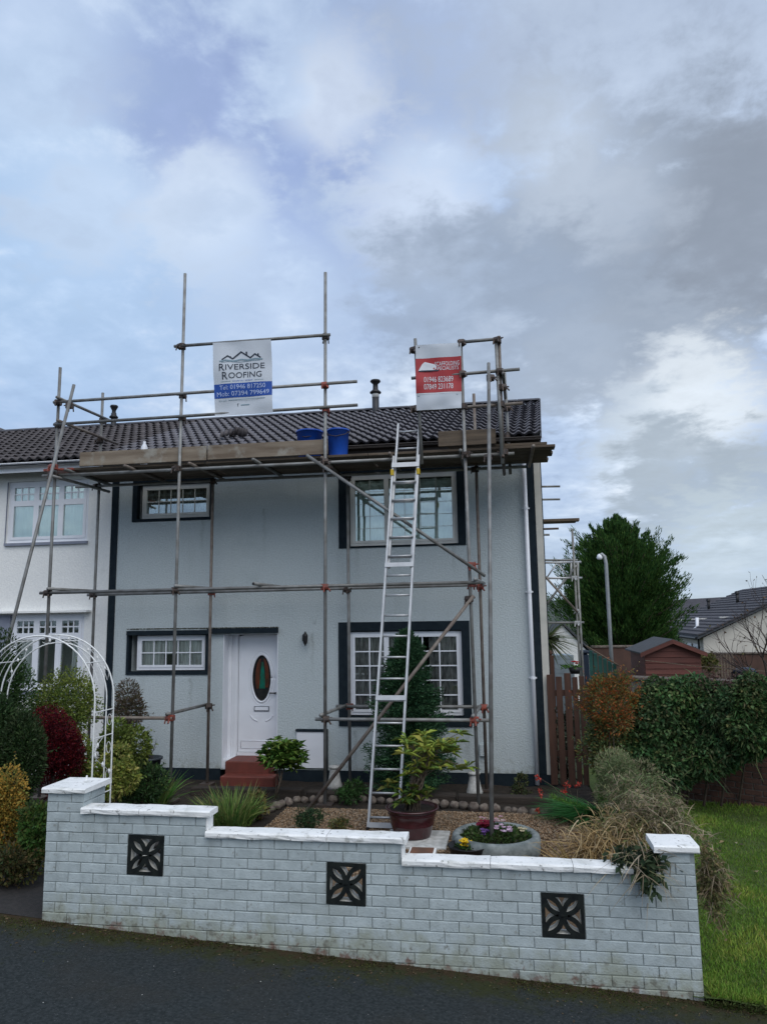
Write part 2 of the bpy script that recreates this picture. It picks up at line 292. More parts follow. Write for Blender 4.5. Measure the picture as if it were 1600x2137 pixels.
class MB:
    def __init__(s): s.v = []; s.f = []; s.m = []; s.cur = 0
    def add(s, vs, fs):
        o = len(s.v); s.v += [tuple(v) for v in vs]
        s.f += [tuple(i+o for i in f) for f in fs]; s.m += [s.cur]*len(fs); return s
    def box(s, x0, x1, y0, y1, z0, z1):
        return s.add([(x0,y0,z0),(x1,y0,z0),(x1,y1,z0),(x0,y1,z0),(x0,y0,z1),(x1,y0,z1),(x1,y1,z1),(x0,y1,z1)],
                     [(0,3,2,1),(4,5,6,7),(0,1,5,4),(1,2,6,5),(2,3,7,6),(3,0,4,7)])
    def cbox(s, x0, x1, y0, y1, z0, z1, c=.004, j=0.0):          # chamfered box, optionally jittered
        vs = []; fs = []
        idx = {}
        for ix, (x, dx) in enumerate(((x0, c), (x1, -c))):
            for iy, (y, dy) in enumerate(((y0, c), (y1, -c))):
                for iz, (z, dz) in enumerate(((z0, c), (z1, -c))):
                    jx, jy, jz = (random.uniform(-j, j) for _ in range(3))
                    idx[ix,iy,iz] = len(vs)
                    vs += [(x+jx, y+dy+jy, z+dz+jz), (x+dx+jx, y+jy, z+dz+jz), (x+dx+jx, y+dy+jy, z+jz)]
        I = lambda a, b, c_, k: idx[a,b,c_]+k
        fs += [(I(0,0,0,0),I(0,0,1,0),I(0,1,1,0),I(0,1,0,0)), (I(1,0,0,0),I(1,1,0,0),I(1,1,1,0),I(1,0,1,0)),
               (I(0,0,0,1),I(1,0,0,1),I(1,0,1,1),I(0,0,1,1)), (I(0,1,0,1),I(0,1,1,1),I(1,1,1,1),I(1,1,0,1)),
               (I(0,0,0,2),I(0,1,0,2),I(1,1,0,2),I(1,0,0,2)), (I(0,0,1,2),I(1,0,1,2),I(1,1,1,2),I(0,1,1,2))]
        for a in (0, 1):
            for b in (0, 1):
                fs.append((I(0,a,b,1),I(1,a,b,1),I(1,a,b,2),I(0,a,b,2)))
                fs.append((I(a,0,b,0),I(a,1,b,0),I(a,1,b,2),I(a,0,b,2)))
                fs.append((I(a,b,0,0),I(a,b,1,0),I(a,b,1,1),I(a,b,0,1)))
                for q in (0, 1): fs.append((I(a,b,q,0),I(a,b,q,1),I(a,b,q,2)))
        return s.add(vs, fs)
    def tube(s, p, q, r, n=8, r2=None, cap=True):
        p = Vector(p); q = Vector(q); d = (q-p).normalized(); r2 = r if r2 is None else r2
        a = d.orthogonal().normalized(); b = d.cross(a); vs = []
        for c, rr in ((p, r), (q, r2)):
            for i in range(n):
                t = 2*math.pi*i/n; vs.append(c + a*(rr*math.cos(t)) + b*(rr*math.sin(t)))
        fs = [(i, (i+1)%n, n+(i+1)%n, n+i) for i in range(n)]
        if cap: fs += [tuple(range(n-1, -1, -1)), tuple(range(n, 2*n))]
        return s.add(vs, fs)
    def path(s, pts, r, n=6, r2=None):
        pts = [Vector(p) for p in pts]; vs = []; k = len(pts); a = None
        for i, p in enumerate(pts):
            d = (pts[min(i+1, k-1)]-pts[max(i-1, 0)]).normalized()
            a = (d.orthogonal() if a is None else a - d*a.dot(d)).normalized(); b = d.cross(a)
            rr = r if r2 is None else r+(r2-r)*i/(k-1)
            for j in range(n):
                t = 2*math.pi*j/n; vs.append(p + a*(rr*math.cos(t)) + b*(rr*math.sin(t)))
        fs = [(i*n+j, i*n+(j+1)%n, (i+1)*n+(j+1)%n, (i+1)*n+j) for i in range(k-1) for j in range(n)]
        fs += [tuple(range(n-1, -1, -1)), tuple(range((k-1)*n, k*n))]
        return s.add(vs, fs)
    def lathe(s, prof, c=(0,0,0), n=24, sx=1, sy=1):
        vs = [(c[0]+r*sx*math.cos(2*math.pi*i/n), c[1]+r*sy*math.sin(2*math.pi*i/n), c[2]+z) for r, z in prof for i in range(n)]
        fs = [(k*n+i, k*n+(i+1)%n, (k+1)*n+(i+1)%n, (k+1)*n+i) for k in range(len(prof)-1) for i in range(n)]
        return s.add(vs, fs)
    def prism(s, poly, y0, y1):                                    # polygon in x,z extruded along y
        n = len(poly); vs = [(x, y0, z) for x, z in poly]+[(x, y1, z) for x, z in poly]
        fs = [tuple(range(n)), tuple(range(2*n-1, n-1, -1))]+[(i, n+i, n+(i+1)%n, (i+1)%n) for i in range(n)]
        return s.add(vs, fs)
    def mesh(s, name, mats, smooth=False):
        me = bpy.data.meshes.new(name); me.from_pydata(s.v, [], s.f)
        for m in (mats if isinstance(mats, (list, tuple)) else [mats]): me.materials.append(m)
        if any(s.m): me.polygons.foreach_set('material_index', s.m)
        if smooth: me.polygons.foreach_set('use_smooth', [True]*len(me.polygons))
        me.update(); return me
    def build(s, name, mats, parent=None, smooth=False, label=None):
        o = link(bpy.data.objects.new(name, s.mesh(name, mats, smooth)), parent)
        if label: o['label'] = label
        return o
def fixn(o):
    import bmesh
    b = bmesh.new(); b.from_mesh(o.data); bmesh.ops.recalc_face_normals(b, faces=b.faces); b.to_mesh(o.data); b.free(); return o

def fast_mesh(name, V, F, cols=None, mat=None):                   # V (n,3), F (m,k) arrays, cols per vertex
    me = bpy.data.meshes.new(name); n, (m, k) = len(V), F.shape
    me.vertices.add(n); me.vertices.foreach_set('co', np.ascontiguousarray(V, np.float32).ravel())
    me.loops.add(m*k); me.loops.foreach_set('vertex_index', F.astype(np.int32).ravel())
    me.polygons.add(m); me.polygons.foreach_set('loop_start', np.arange(0, m*k, k, dtype=np.int32)); me.polygons.foreach_set('loop_total', np.full(m, k, np.int32))
    if cols is not None:
        a = me.color_attributes.new('Col', 'FLOAT_COLOR', 'POINT')
        a.data.foreach_set('color', np.c_[cols, np.ones(n)].astype(np.float32).ravel())
    if mat: me.materials.append(mat)
    me.update(calc_edges=True); return me
def unit(a): return a/np.maximum(np.linalg.norm(a, axis=1, keepdims=True), 1e-9)
def leaf_mesh(name, P, D, Ln, Wd, pal, mat, droop=0.0, fold=.25, twist=None, tone=None):
    """N leaves: base P, direction D, length, width; each a folded blade of two triangles"""
    n = len(P); D = unit(D); Ln = np.broadcast_to(Ln, n)[:, None]; Wd = np.broadcast_to(Wd, n)[:, None]
    side = unit(np.cross(D, rng.normal(size=(n, 3)) if twist is None else twist)); nr = np.cross(side, D)
    mid = P + D*Ln*.5; tip = P + D*Ln; tip[:, 2] -= (droop*Ln[:, 0])
    V = np.stack([P, mid+side*Wd*.5+nr*Wd*fold, tip, mid-side*Wd*.5+nr*Wd*fold], 1).reshape(-1, 3)
    i = np.arange(n)[:, None]*4; F = np.concatenate([i+[0, 1, 2], i+[0, 2, 3]])
    pal = np.array(pal); a = rng.integers(0, len(pal), n); b = rng.integers(0, len(pal), n); t = rng.random((n, 1))
    c = (pal[a]*t + pal[b]*(1-t))*rng.uniform(.7, 1.3, (n, 1))
    if tone is not None: c = c*tone
    return fast_mesh(name, V, F, np.repeat(c, 4, 0), mat)
def blade_mesh(name, P, D, Ln, Wd, pal, mat, bend=.5, seg=4):
    """long strap leaves that arch over under their own weight"""
    n = len(P); D = unit(D); Ln = np.broadcast_to(Ln, n); Wd = np.broadcast_to(Wd, n); bend = np.broadcast_to(bend, n)
    side = unit(np.cross(D, np.array([0, 0, 1.])+rng.normal(scale=.3, size=(n, 3)))); rows = []
    hor = D.copy(); hor[:, 2] = 0; hor = unit(hor+1e-6)
    for k in range(seg+1):
        t = k/seg; c = P + D*(Ln*t)[:, None] + hor*(Ln*bend*.35*t*t)[:, None]; c[:, 2] -= Ln*bend*.5*t**2.2
        wd = (Wd*(1-t**2)*.5+.0006)[:, None]; rows += [c-side*wd, c+side*wd]
    V = np.stack(rows, 1).reshape(-1, 3); s = 2*(seg+1); i = np.arange(n)[:, None]*s
    F = np.concatenate([i+[2*k, 2*k+1, 2*k+3, 2*k+2] for k in range(seg)])
    pal = np.array(pal); a = rng.integers(0, len(pal), n); b = rng.integers(0, len(pal), n); t = rng.random((n, 1))
    c = (pal[a]*t+pal[b]*(1-t))*rng.uniform(.75, 1.25, (n, 1))
    return fast_mesh(name, V, F, np.repeat(c, s, 0), mat)
def sphere_pts(n):
    return unit(rng.normal(size=(n, 3)))
def lobes_pts(center, rad, n, k=9, lobe=.5, seed=None, inner=.55, flat=.0):
    """points through a lumpy crown: k lobes inside the ellipsoid rad; returns points and outward directions"""
    c = np.array(center, float); rad = np.array(rad, float)
    lc = sphere_pts(k)*rng.uniform(.35, .68, (k, 1)); lc[0] = 0; lr = rng.uniform(lobe*.75, lobe*1.15, k); lr[0] = max(lobe, .62)
    which = rng.choice(k, n, p=(lr**2/(lr**2).sum())); d = sphere_pts(n)
    rr = rng.uniform(inner, 1, n)**.5
    q = lc[which]+d*(lr[which]*rr)[:, None]
    if flat: q[:, 2] = np.minimum(q[:, 2], flat+rng.normal(scale=.03, size=n))
    global LAST_LOBE
    LAST_LOBE = which
    return c+q*rad, d
def bush(name, center, rad, n, leaf, pal, label, cat='shrub', group=None, k=9, lobe=.5, mat=None, base=None, up=.25, outw=.8, rnd=.7, stems=5, inner=.5, flat=0, droop=.1, stemmat=None, shoots=34):
    P, d = lobes_pts(center, rad, n, k, lobe, inner=inner, flat=flat)
    c = Vector(center); b = Vector(base) if base is not None else Vector((c.x, c.y, c.z-rad[2]))
    keep = P[:, 2] > b.z+.01; lob = LAST_LOBE[keep]; P, d = P[keep], d[keep]
    tone = (np.array([[1, 1, 1]])*rng.uniform(.72, 1.3, (k, 1))*rng.uniform(.9, 1.1, (k, 3)))[lob]
    root = empty(name, b, label, cat, group)
    D = d*outw + rng.normal(scale=rnd, size=P.shape)*.6 + np.array([0, 0, up])
    me = leaf_mesh('foliage', P, D, leaf[0]*rng.uniform(.65, 1.3, len(P)), leaf[1]*rng.uniform(.7, 1.25, len(P)), pal, mat or m_leaf, droop, tone=tone)
    link(bpy.data.objects.new('foliage', me), root)
    mb = MB(); sp_, sd_ = [], []
    for i in rng.choice(len(P), min(shoots, len(P)), replace=False):           # stray shoots breaking the outline
        o_ = (P[i]-np.array(c))/np.array(rad)
        if np.linalg.norm(o_) < .6: continue
        dd = o_*np.array(rad); dd = dd/np.linalg.norm(dd)+rng.normal(scale=.25, size=3)+[0, 0, .5]; dd /= np.linalg.norm(dd); l_ = rng.uniform(.06, .17)*min(1.6, rad[0]/.3)
        mb.path([tuple(P[i]-dd*.05), tuple(P[i]+dd*l_*.5+rng.normal(scale=.01, size=3)), tuple(P[i]+dd*l_)], .003, 3, .0015)
        for t_ in np.linspace(.2, 1, 7): sp_.append(P[i]+dd*l_*t_); sd_.append(dd*.4+rng.normal(scale=.7, size=3))
    if sp_: tag(link(bpy.data.objects.new('shoots', leaf_mesh('shoots', np.array(sp_), np.array(sd_), leaf[0]*rng.uniform(.6, 1.1, len(sp_)), leaf[1]*.9, pal, mat or m_leaf, droop)), root), kind='stuff')
    for i in range(stems):
        t = Vector(tuple(P[rng.integers(len(P))])); t = c.lerp(t, .75); m_ = b.lerp(t, .5)+Vector((random.uniform(-.06, .06), random.uniform(-.06, .06), .03))
        mb.path([b+Vector((random.uniform(-.05, .05), random.uniform(-.05, .05), -.03)), m_, t], .016, 5, .004)
    mb.build('stem', stemmat or m_bark, root, True)
    return root

# ================================================================ THE SETTING
def sheet(name, x0, x1, y0, y1, zf, mat, nx=2, ny=2, jit=0):
    xs = np.linspace(x0, x1, nx); ys = np.linspace(y0, y1, ny); V = []; F = []
    for y in ys:
        for x in xs: V.append((x, y, zf(x, y)+(random.uniform(-jit, jit) if jit else 0)))
    for j in range(ny-1):
        for i in range(nx-1): F.append((j*nx+i, j*nx+i+1, (j+1)*nx+i+1, (j+1)*nx+i))
    mb = MB(); mb.add(V, F); o = mb.build(name, mat, None, True); return tag(o, kind='structure')
YW, YF = 5.8, 12.0
tag(MB().add([(-900,-900,-1.2),(900,-900,-1.2),(900,900,-1.2),(-900,900,-1.2)], [(0,1,2,3)]).build('ground', m_ground), kind='structure')
sheet('pavement', -14, 14, -25, YW+.03, lambda x, y: zpave(x), m_asph, 40, 40, .003)
sheet('path', -14, -3.72, YW+.03, 8.2, lambda x, y: zpave(x)+.004, m_path, 20, 12, .004)
def zlawn(x, y):
    t = min(max((y-YW)/5.0, 0), 1); return (zpave(min(x, 4))+.03)*(1-t) + .0*t + .02*math.sin(x*3+y*2)
sheet('lawn', 1.2, 9, YW-.02, 13.5, zlawn, m_lawn, 40, 40, .012)
sheet('garden_bed', -14, 1.2, YW+.10, 12.2, lambda x, y: (.10*min(1, max(0, (-3.6-x)/.6)) if y < 8.6 else 0)+.0, m_soil, 80, 50, .018)
sheet('back_garden', .5, 60, 12.2, 70, lambda x, y: -.05, m_ground)
# gravel bed: sheet and loose pebbles
gx0, gx1, gy0, gy1 = -3.0, 1.15, YW+.25, 10.22
def in_gravel(x, y): return y < 9.85 and not (x < -2.55 and y > 9.0-(x+2.55)*-.9)
sheet('gravel_bed', gx0, gx1, gy0, gy1, lambda x, y: .028, m_grav, 30, 30, .006)
def pebbles(name, n, x0, x1, y0, y1, z, r0, r1, pal, mat):
    x = rng.uniform(x0, x1, n); y = y1-(y1-y0)*rng.random(n)**1.3; r = rng.uniform(r0, r1, n)
    ico = np.array([(1,0,0),(-1,0,0),(0,1,0),(0,-1,0),(0,0,1),(0,0,-1)], float); tri = np.array([(0,2,4),(2,1,4),(1,3,4),(3,0,4),(2,0,5),(1,2,5),(3,1,5),(0,3,5)])
    a = rng.uniform(0, 6.28, n); c, s = np.cos(a), np.sin(a)
    V = ico[None]*r[:, None, None]*rng.uniform(.6, 1.25, (n, 1, 3)); V[:, :, 2] *= .6
    V = np.stack([V[:, :, 0]*c[:, None]-V[:, :, 1]*s[:, None], V[:, :, 0]*s[:, None]+V[:, :, 1]*c[:, None], V[:, :, 2]], 2)
    V += np.stack([x, y, np.full(n, z)], 1)[:, None, :]
    F = (tri[None]+np.arange(n)[:, None, None]*6).reshape(-1, 3)
    pal = np.array(pal); cc = pal[rng.integers(0, len(pal), n)]*rng.uniform(.7, 1.3, (n, 1))
    return link(bpy.data.objects.new(name, fast_mesh(name, V.reshape(-1, 3), F, np.repeat(cc, 6, 0), mat)))
m_peb = leafmat('pebble', .8, 0.0)
tag(pebbles('gravel', 26000, gx0, gx1, 7.6, 10.22, .034, .008, .021, [(.22, .145, .085), (.15, .095, .055), (.29, .21, .14), (.11, .075, .05), (.21, .17, .125)], m_peb),
    'loose brown and tan gravel in the front garden bed', 'gravel', kind='stuff')
tag(pebbles('pavement_grit', 130, -5, 2.5, 4.7, 5.72, .0, .002, .006, [(.45, .45, .42), (.2, .18, .15)], m_peb),
    'pale grit scattered on the dark pavement', 'grit', kind='stuff')
for o in [bpy.data.objects['pavement_grit']]:
    me = o.data; co = np.empty(len(me.vertices)*3, np.float32); me.vertices.foreach_get('co', co); co = co.reshape(-1, 3); co[:, 2] += .22-SL*(co[:, 0]+3.74); me.vertices.foreach_set('co', co.ravel())
# distant hill with woods on it
hp = [(-20, 0)] + [(x, 14+6*math.sin(x*.011+1.0)+3*math.sin(x*.037)) for x in range(0, 700, 12)]
mb = MB()
V = [(x+40, 620+ (0 if j == 0 else 90), -2 if j == 0 else CZ+h-6) for j in (0, 1) for x, h in hp]; nn = len(hp)
mb.add(V, [(i, i+1, nn+i+1, nn+i) for i in range(nn-1)])
tag(mb.build('hill', M('wooded_hill', (.05, .065, .06), (.075, .085, .075), .06, rough=1)), kind='structure')

# ================================================================ HOUSES
def wall_open(x0, x1, z0, z1, ops, y0, y1):
    """a wall facing -Y with rectangular openings and their reveals"""
    xs = sorted({x0, x1, *[o[0] for o in ops], *[o[1] for o in ops]}); zs = sorted({z0, z1, *[o[2] for o in ops], *[o[3] for o in ops]})
    mb = MB()
    for i in range(len(xs)-1):
        for j in range(len(zs)-1):
            cx, cz = (xs[i]+xs[i+1])/2, (zs[j]+zs[j+1])/2
            if any(o[0] < cx < o[1] and o[2] < cz < o[3] for o in ops): continue
            a, b, c, d = xs[i], xs[i+1], zs[j], zs[j+1]
            mb.add([(a,y0,c),(b,y0,c),(b,y0,d),(a,y0,d)], [(0,1,2,3)]); mb.add([(a,y1,c),(b,y1,c),(b,y1,d),(a,y1,d)], [(3,2,1,0)])
    for a, b, c, d in ops:
        mb.add([(a,y0,c),(a,y1,c),(a,y1,d),(a,y0,d)], [(0,1,2,3)]); mb.add([(b,y0,c),(b,y1,c),(b,y1,d),(b,y0,d)], [(3,2,1,0)])
        mb.add([(a,y0,c),(b,y0,c),(b,y1,c),(a,y1,c)], [(0,1,2,3)]); mb.add([(a,y0,d),(b,y0,d),(b,y1,d),(a,y1,d)], [(3,2,1,0)])
    return mb
_unitpane = MB().box(-.5, .5, -.004, .004, -.5, .5)
PM = {}
def pane_mesh(mat):
    if mat.name not in PM: PM[mat.name] = _unitpane.mesh('pane', mat)
    return PM[mat.name]
def window(parent, x0, x1, z0, z1, y, lights, fm, gm, barw=.018, yb=.0, fw=.045, sw=.04, label=None, curtain=None, cy=.05):
    """lights: list of (u0,u1,[(v0,v1,cols,rows)...]) in fractions of the clear opening; builds frame, sashes, bars and one pane per cell"""
    wn = link(bpy.data.objects.new('window', MB().box(x0, x1, y, y+.06, z0, z0+fw).box(x0, x1, y, y+.06, z1-fw, z1)
              .box(x0, x0+fw, y, y+.06, z0+fw, z1-fw).box(x1-fw, x1, y, y+.06, z0+fw, z1-fw).mesh('window', fm)), parent)
    if label: wn['label'] = label
    X0, X1, Z0, Z1 = x0+fw, x1-fw, z0+fw, z1-fw
    for u0, u1, rows in lights:
        a, b = X0+(X1-X0)*u0, X0+(X1-X0)*u1
        for v0, v1, nc, nr in rows:
            c, d = Z0+(Z1-Z0)*v0, Z0+(Z1-Z0)*v1
            MB().box(a, b, y-.012, y+.04, c, c+sw).box(a, b, y-.012, y+.04, d-sw, d).box(a, a+sw, y-.012, y+.04, c+sw, d-sw).box(b-sw, b, y-.012, y+.04, c+sw, d-sw).build('sash', fm, wn)
            ga, gb, gc, gd = a+sw, b-sw, c+sw, d-sw; pw, ph = (gb-ga)/nc, (gd-gc)/nr
            bm_ = MB(); k = 0
            for i in range(1, nc): bm_.box(ga+pw*i-barw/2, ga+pw*i+barw/2, y+.004+yb, y+.026+yb, gc, gd); k += 1
            for j in range(1, nr): bm_.box(ga, gb, y+.006+yb, y+.024+yb, gc+ph*j-barw/2, gc+ph*j+barw/2); k += 1
            if k: bm_.build('glazing_bar', fm, wn)
            for i in range(nc):
                for j in range(nr):
                    inst('pane', pane_mesh(gm), Matrix.Translation((ga+pw*(i+.5), y+.016, gc+ph*(j+.5))) @ Matrix.Rotation(random.gauss(0, .0015), 4, 'X') @ Matrix.Rotation(random.gauss(0, .0015), 4, 'Z') @ Matrix.Diagonal((pw, 1, ph, 1)), wn)
    if curtain:
        n = 40; V = []; F = []
        for (u0, u1, v0, v1, mt) in curtain:
            mbc = MB(); V = []
            for i in range(n+1):
                t = i/n; xx = X0+(X1-X0)*(u0+(u1-u0)*t); yy = y+cy+.02*math.sin(t*(u1-u0)*60)
                V += [(xx, yy, Z0+(Z1-Z0)*v0), (xx, yy, Z0+(Z1-Z0)*v1)]
            mbc.add(V, [(2*i, 2*i+2, 2*i+3, 2*i+1) for i in range(n)]); mbc.build('curtain', mt, wn)
    return wn
def rect(px0, py0, px1, py1, Y):      # photo rectangle -> x0,x1,z0,z1 on plane Y
    a, b, c, d = at(px0, py0, Y), at(px1, py0, Y), at(px0, py1, Y), at(px1, py1, Y)
    return ((a.x+c.x)/2, (b.x+d.x)/2, (c.z+d.z)/2, (a.z+b.z)/2)

XP, XR = -6.74, .66                  # party wall, right corner
ZE, YE, ZR, YR = 5.40, 11.62, 7.02, 15.4
SK = .24                              # the roof runs slightly askew to the front
house = empty('grey_house', (XP+3.7, YF, 0), 'grey rendered end of terrace house with dark window surrounds, behind the scaffolding', 'house')
nhouse = empty('white_house', (XP-3, YF, 0), 'white rendered terrace house joined to the left of the grey house', 'house')

w1 = rect(300, 1012, 443, 1081, YF+.10); w2 = rect(289, 1326, 434, 1398, YF+.10)
w3 = rect(731, 988, 954, 1137, YF+.06); w4 = rect(731, 1318, 965, 1492, YF+.06)
g1 = lambda w, l=.0, r=.0: w
dr = [at(466, 1400, YF).x, at(580, 1400, YF).x, .17, at(560, 1322, YF).z]
op1 = (w1[0]-.06, w1[1]+.005, w1[2]-.02, w1[3]+.02); op2 = (w2[0]-.12, w2[1]+.005, w2[2]-.02, w2[3]+.02)
op3 = (w3[0]-.02, w3[1]+.005, w3[2]-.02, w3[3]+.02); op4 = (w4[0]-.02, w4[1]+.005, w4[2]-.02, w4[3]+.02)
fixn(wall_open(XP, XR, .16, ZE+.02, [op1, op2, op3, op4, tuple(dr)], YF, YF+.3).build('wall', m_render, house))
mb = MB()
mb.add([(XR,YF,.16),(XR,19,.16),(XR,19,5.4),(XR,15.4,6.95),(XR,YF,5.42)], [(0,1,2,3,4)])
mb.add([(XR-.3,YF+.3,.0),(XR-.3,19,.0),(XR-.3,19,5.4),(XR-.3,15.4,6.9),(XR-.3,YF+.3,5.4)], [(4,3,2,1,0)])
mb.add([(XP,19,0),(XR,19,0),(XR,19,5.4),(XP,19,5.4)], [(0,1,2,3)])
mb.build('gable_wall', m_cream, house)
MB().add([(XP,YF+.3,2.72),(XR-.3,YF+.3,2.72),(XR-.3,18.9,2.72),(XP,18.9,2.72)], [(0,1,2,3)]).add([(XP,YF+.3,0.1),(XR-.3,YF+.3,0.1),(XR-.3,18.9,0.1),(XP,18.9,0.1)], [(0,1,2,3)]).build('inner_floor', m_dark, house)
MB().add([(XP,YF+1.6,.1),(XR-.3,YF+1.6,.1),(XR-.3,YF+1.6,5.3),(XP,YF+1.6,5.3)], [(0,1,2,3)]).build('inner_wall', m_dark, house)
MB().box(XP+.01, dr[0]-.02, YF-.012, YF+.25, -.1, .175).box(dr[1]+.02, XR+.01, YF-.012, YF+.25, -.1, .175).build('plinth', m_navy, house)
# painted bands: left edge, right edge with cream corner
b0, b1 = at(222, 1030, YF).x, at(239, 1030, YF).x
MB().box(XP+.002, XP+.13, YF-.012, YF+.1, .17, ZE).build('edge_band', m_navy, house)
bb0, bb1 = at(1097, 1040, YF).x, at(1115, 1040, YF).x
MB().box(bb0, bb1, YF-.012, YF+.1, .17, ZE).build('edge_band', m_navy, house)
MB().box(bb1+.003, XR+.02, YF-.02, YF+.1, .17, ZE).build('corner_trim', m_cream, house)
MB().box(XR+.02, XR+.035, YF-.005, YF+.3, .17, ZE).build('corner_trim', m_navy, house)
def surround(px0, py0, px1, py1, op, extra_right=None):
    x0, x1, z0, z1 = rect(px0, py0, px1, py1, YF); y0, y1 = YF-.022, YF+.012
    mb = MB().box(x0, op[0]-.001, y0, y1, z0, z1).box(op[1]+.001, x1, y0, y1, z0, z1).box(op[0]-.001, op[1]+.001, y0, y1, z0, op[2]-.001).box(op[0]-.001, op[1]+.001, y0, y1, op[3]+.001, z1)
    # the reveals are painted too
    t = .004
    mb.box(op[0], op[0]+t, y0+.003, YF+.095, op[2], op[3]).box(op[1]-t, op[1], y0+.003, YF+.095, op[2], op[3]).box(op[0]+t, op[1]-t, y0+.003, YF+.095, op[2], op[2]+t).box(op[0]+t, op[1]-t, y0+.003, YF+.095, op[3]-t, op[3])
    mb.build('window_surround', m_navy, house); return z1
surround(278, 1000, 446, 1087, op1); zt = surround(265, 1316, 438, 1408, op2)
surround(707, 976, 970, 1141, op3); surround(707, 1297, 982, 1516, op4)
window(house, *w1, YF+.06, [(0, 1, [(0, 1, 5, 2)])], m_upvc2, m_glassr, barw=.012, label='small upper window of ten panes', curtain=[(0, 1, 0, 1, m_curt)])
window(house, *w2, YF+.06, [(0, 1, [(0, 1, 5, 2)])], m_upvc, m_glass, label='small lower window of ten panes with net curtain', curtain=[(0, .36, .0, 1, m_net), (.36, .56, .45, 1, m_net), (.56, 1, .0, 1, m_net)])
ww3 = (w3[1]-w3[0]); f3 = (at(806, 1080, YF).x-w3[0]-.045)/(ww3-.09)
window(house, *w3, YF+.04, [(0, f3, [(0, 1, 2, 5)]), (f3, 1, [(0, 1, 4, 5)])], m_upvc2, m_glassr, barw=.006, label='large upper window reflecting the sky', curtain=[(0, 1, 0, .95, m_blind)])
f4 = (at(806, 1400, YF).x-w4[0]-.045)/(w4[1]-w4[0]-.09)
window(house, *w4, YF+.04, [(0, f4, [(0, 1, 2, 5)]), (f4, 1, [(0, 1, 4, 5)])], m_upvc, m_glass, barw=.02, label='large lower window with georgian bars, behind the conifer', curtain=[(0, .42, 0, 1, m_curt), (.72, 1, 0, 1, m_curt)])
# lintel band over small window and door, with moss on its top edge
xa, xb = at(436, 1313, YF).x, at(581, 1309, YF).x
z0_ = at(560, 1321, YF).z
MB().box(xa, xb, YF-.09, YF+.01, z0_+.003, z0_+.085).build('door_lintel', m_navy, house)
MB().box(at(268, 1315, YF).x, xa, YF-.06, YF-.023, zt-.07, zt+.002).build('window_lintel', m_navy, house)
P = np.c_[rng.uniform(at(270, 1315, YF).x, xb, 900), rng.uniform(YF-.08, YF, 900), np.full(900, z0_+.085)]
link(bpy.data.objects.new('moss', leaf_mesh('moss', P, rng.normal(size=P.shape)*.4+[0, -.2, 1], .02, .018, [(.10, .09, .06), (.07, .075, .04)], m_dry)), house)
# door in its recess
dy = YF+.24
MB().box(dr[0]-.001, dr[0]+.012, YF-.006, dy+.02, .18, dr[3]).box(dr[1]-.012, dr[1]-.001, YF-.001, dy+.02, .18, dr[3]).box(dr[0]+.012, dr[1]-.012, YF-.001, dy+.02, dr[3]-.012, dr[3]).build('door_reveal', m_upvc, house)
xl = at(497, 1450, dy).x; xr_ = dr[1]+.02; zd0 = .40; zd1 = at(540, 1325, dy).z
MB().box(dr[0]+.012, xl, dy, dy+.06, .30, dr[3]-.012).box(xl, xr_-.03, dy, dy+.06, zd1+.005, dr[3]-.012).box(xl, xr_-.03, dy-.02, dy+.06, .30, zd0-.006).box(dr[0]+.012, dr[0]+.07, dy-.03, dy, .3, dr[3]-.03).box(xl-.06, xl-.01, dy-.025, dy, .3, dr[3]-.05).build('door_frame', m_upvc, house)
MB().box(dr[0], xr_, dy+.08, dy+.09, .2, dr[3]).build('door_backing', m_dark, house)
oc = at(546, 1415, dy); orx, orz = .155, .37
door = MB()
XS = np.linspace(xl+.006, xr_-.03, 2)
n = 48; V = []; F = []
bx0, bx1, bz0, bz1 = xl+.007, xr_-.032, zd0, zd1
for i in range(n):
    a = 2*math.pi*i/n; ex, ez = math.cos(a), math.sin(a)
    V.append((oc.x+orx*ex, dy+.01, oc.z+orz*ez))
    k = min((bx1-oc.x)/ex if ex > 1e-6 else 9, (bx0-oc.x)/ex if ex < -1e-6 else 9, (bz1-oc.z)/ez if ez > 1e-6 else 9, (bz0-oc.z)/ez if ez < -1e-6 else 9)
    V.append((oc.x+ex*k, dy+.01, oc.z+ez*k))
door.add(V+[(bx0,dy+.01,bz0),(bx1,dy+.01,bz0),(bx1,dy+.01,bz1),(bx0,dy+.01,bz1)], [(2*i, 2*i+1, 2*((i+1)%n)+1, 2*((i+1)%n)) for i in range(n)])
door.box(bx0, bx1, dy+.012, dy+.05, bz0, bz0+.35)
do = door.build('door', m_upvc, house, label='white plastic front door with oval stained glass light')
def ring(c, rx, rz, r, y, n=48, a0=0, a1=2*math.pi):
    return [(c.x+rx*math.cos(a0+(a1-a0)*i/n), y, c.z+rz*math.sin(a0+(a1-a0)*i/n)) for i in range(n+1)]
MB().path(ring(oc, orx+.022, orz+.022, .02, dy+.008), .020, 6).path(ring(oc, orx+.075, orz+.075, .02, dy+.012), .008, 5).build('oval_moulding', m_upvc, do, True)
MB().path(ring(oc, orx-.002, orz-.002, .01, dy+.012), .010, 6).build('oval_gasket', m_black, do, True)
m_sg = M('stained_glass_red_brown', (.12, .035, .02), (.05, .03, .02), 9, rough=.15, spec=.6, stretch=(3, 1, .8)); m_sgg = M('stained_glass_green', (.01, .14, .10), (.02, .08, .05), 12, rough=.15, spec=.6)
m_sgd = M('dark_glass', (.015, .016, .02), (.03, .03, .03), 10, rough=.12, spec=.6)
MB().add([(oc.x+orx*math.cos(2*math.pi*i/40), dy+.03, oc.z+orz*math.sin(2*math.pi*i/40)) for i in range(40)], [tuple(range(40))]).build('oval_glass', m_sgd, do)
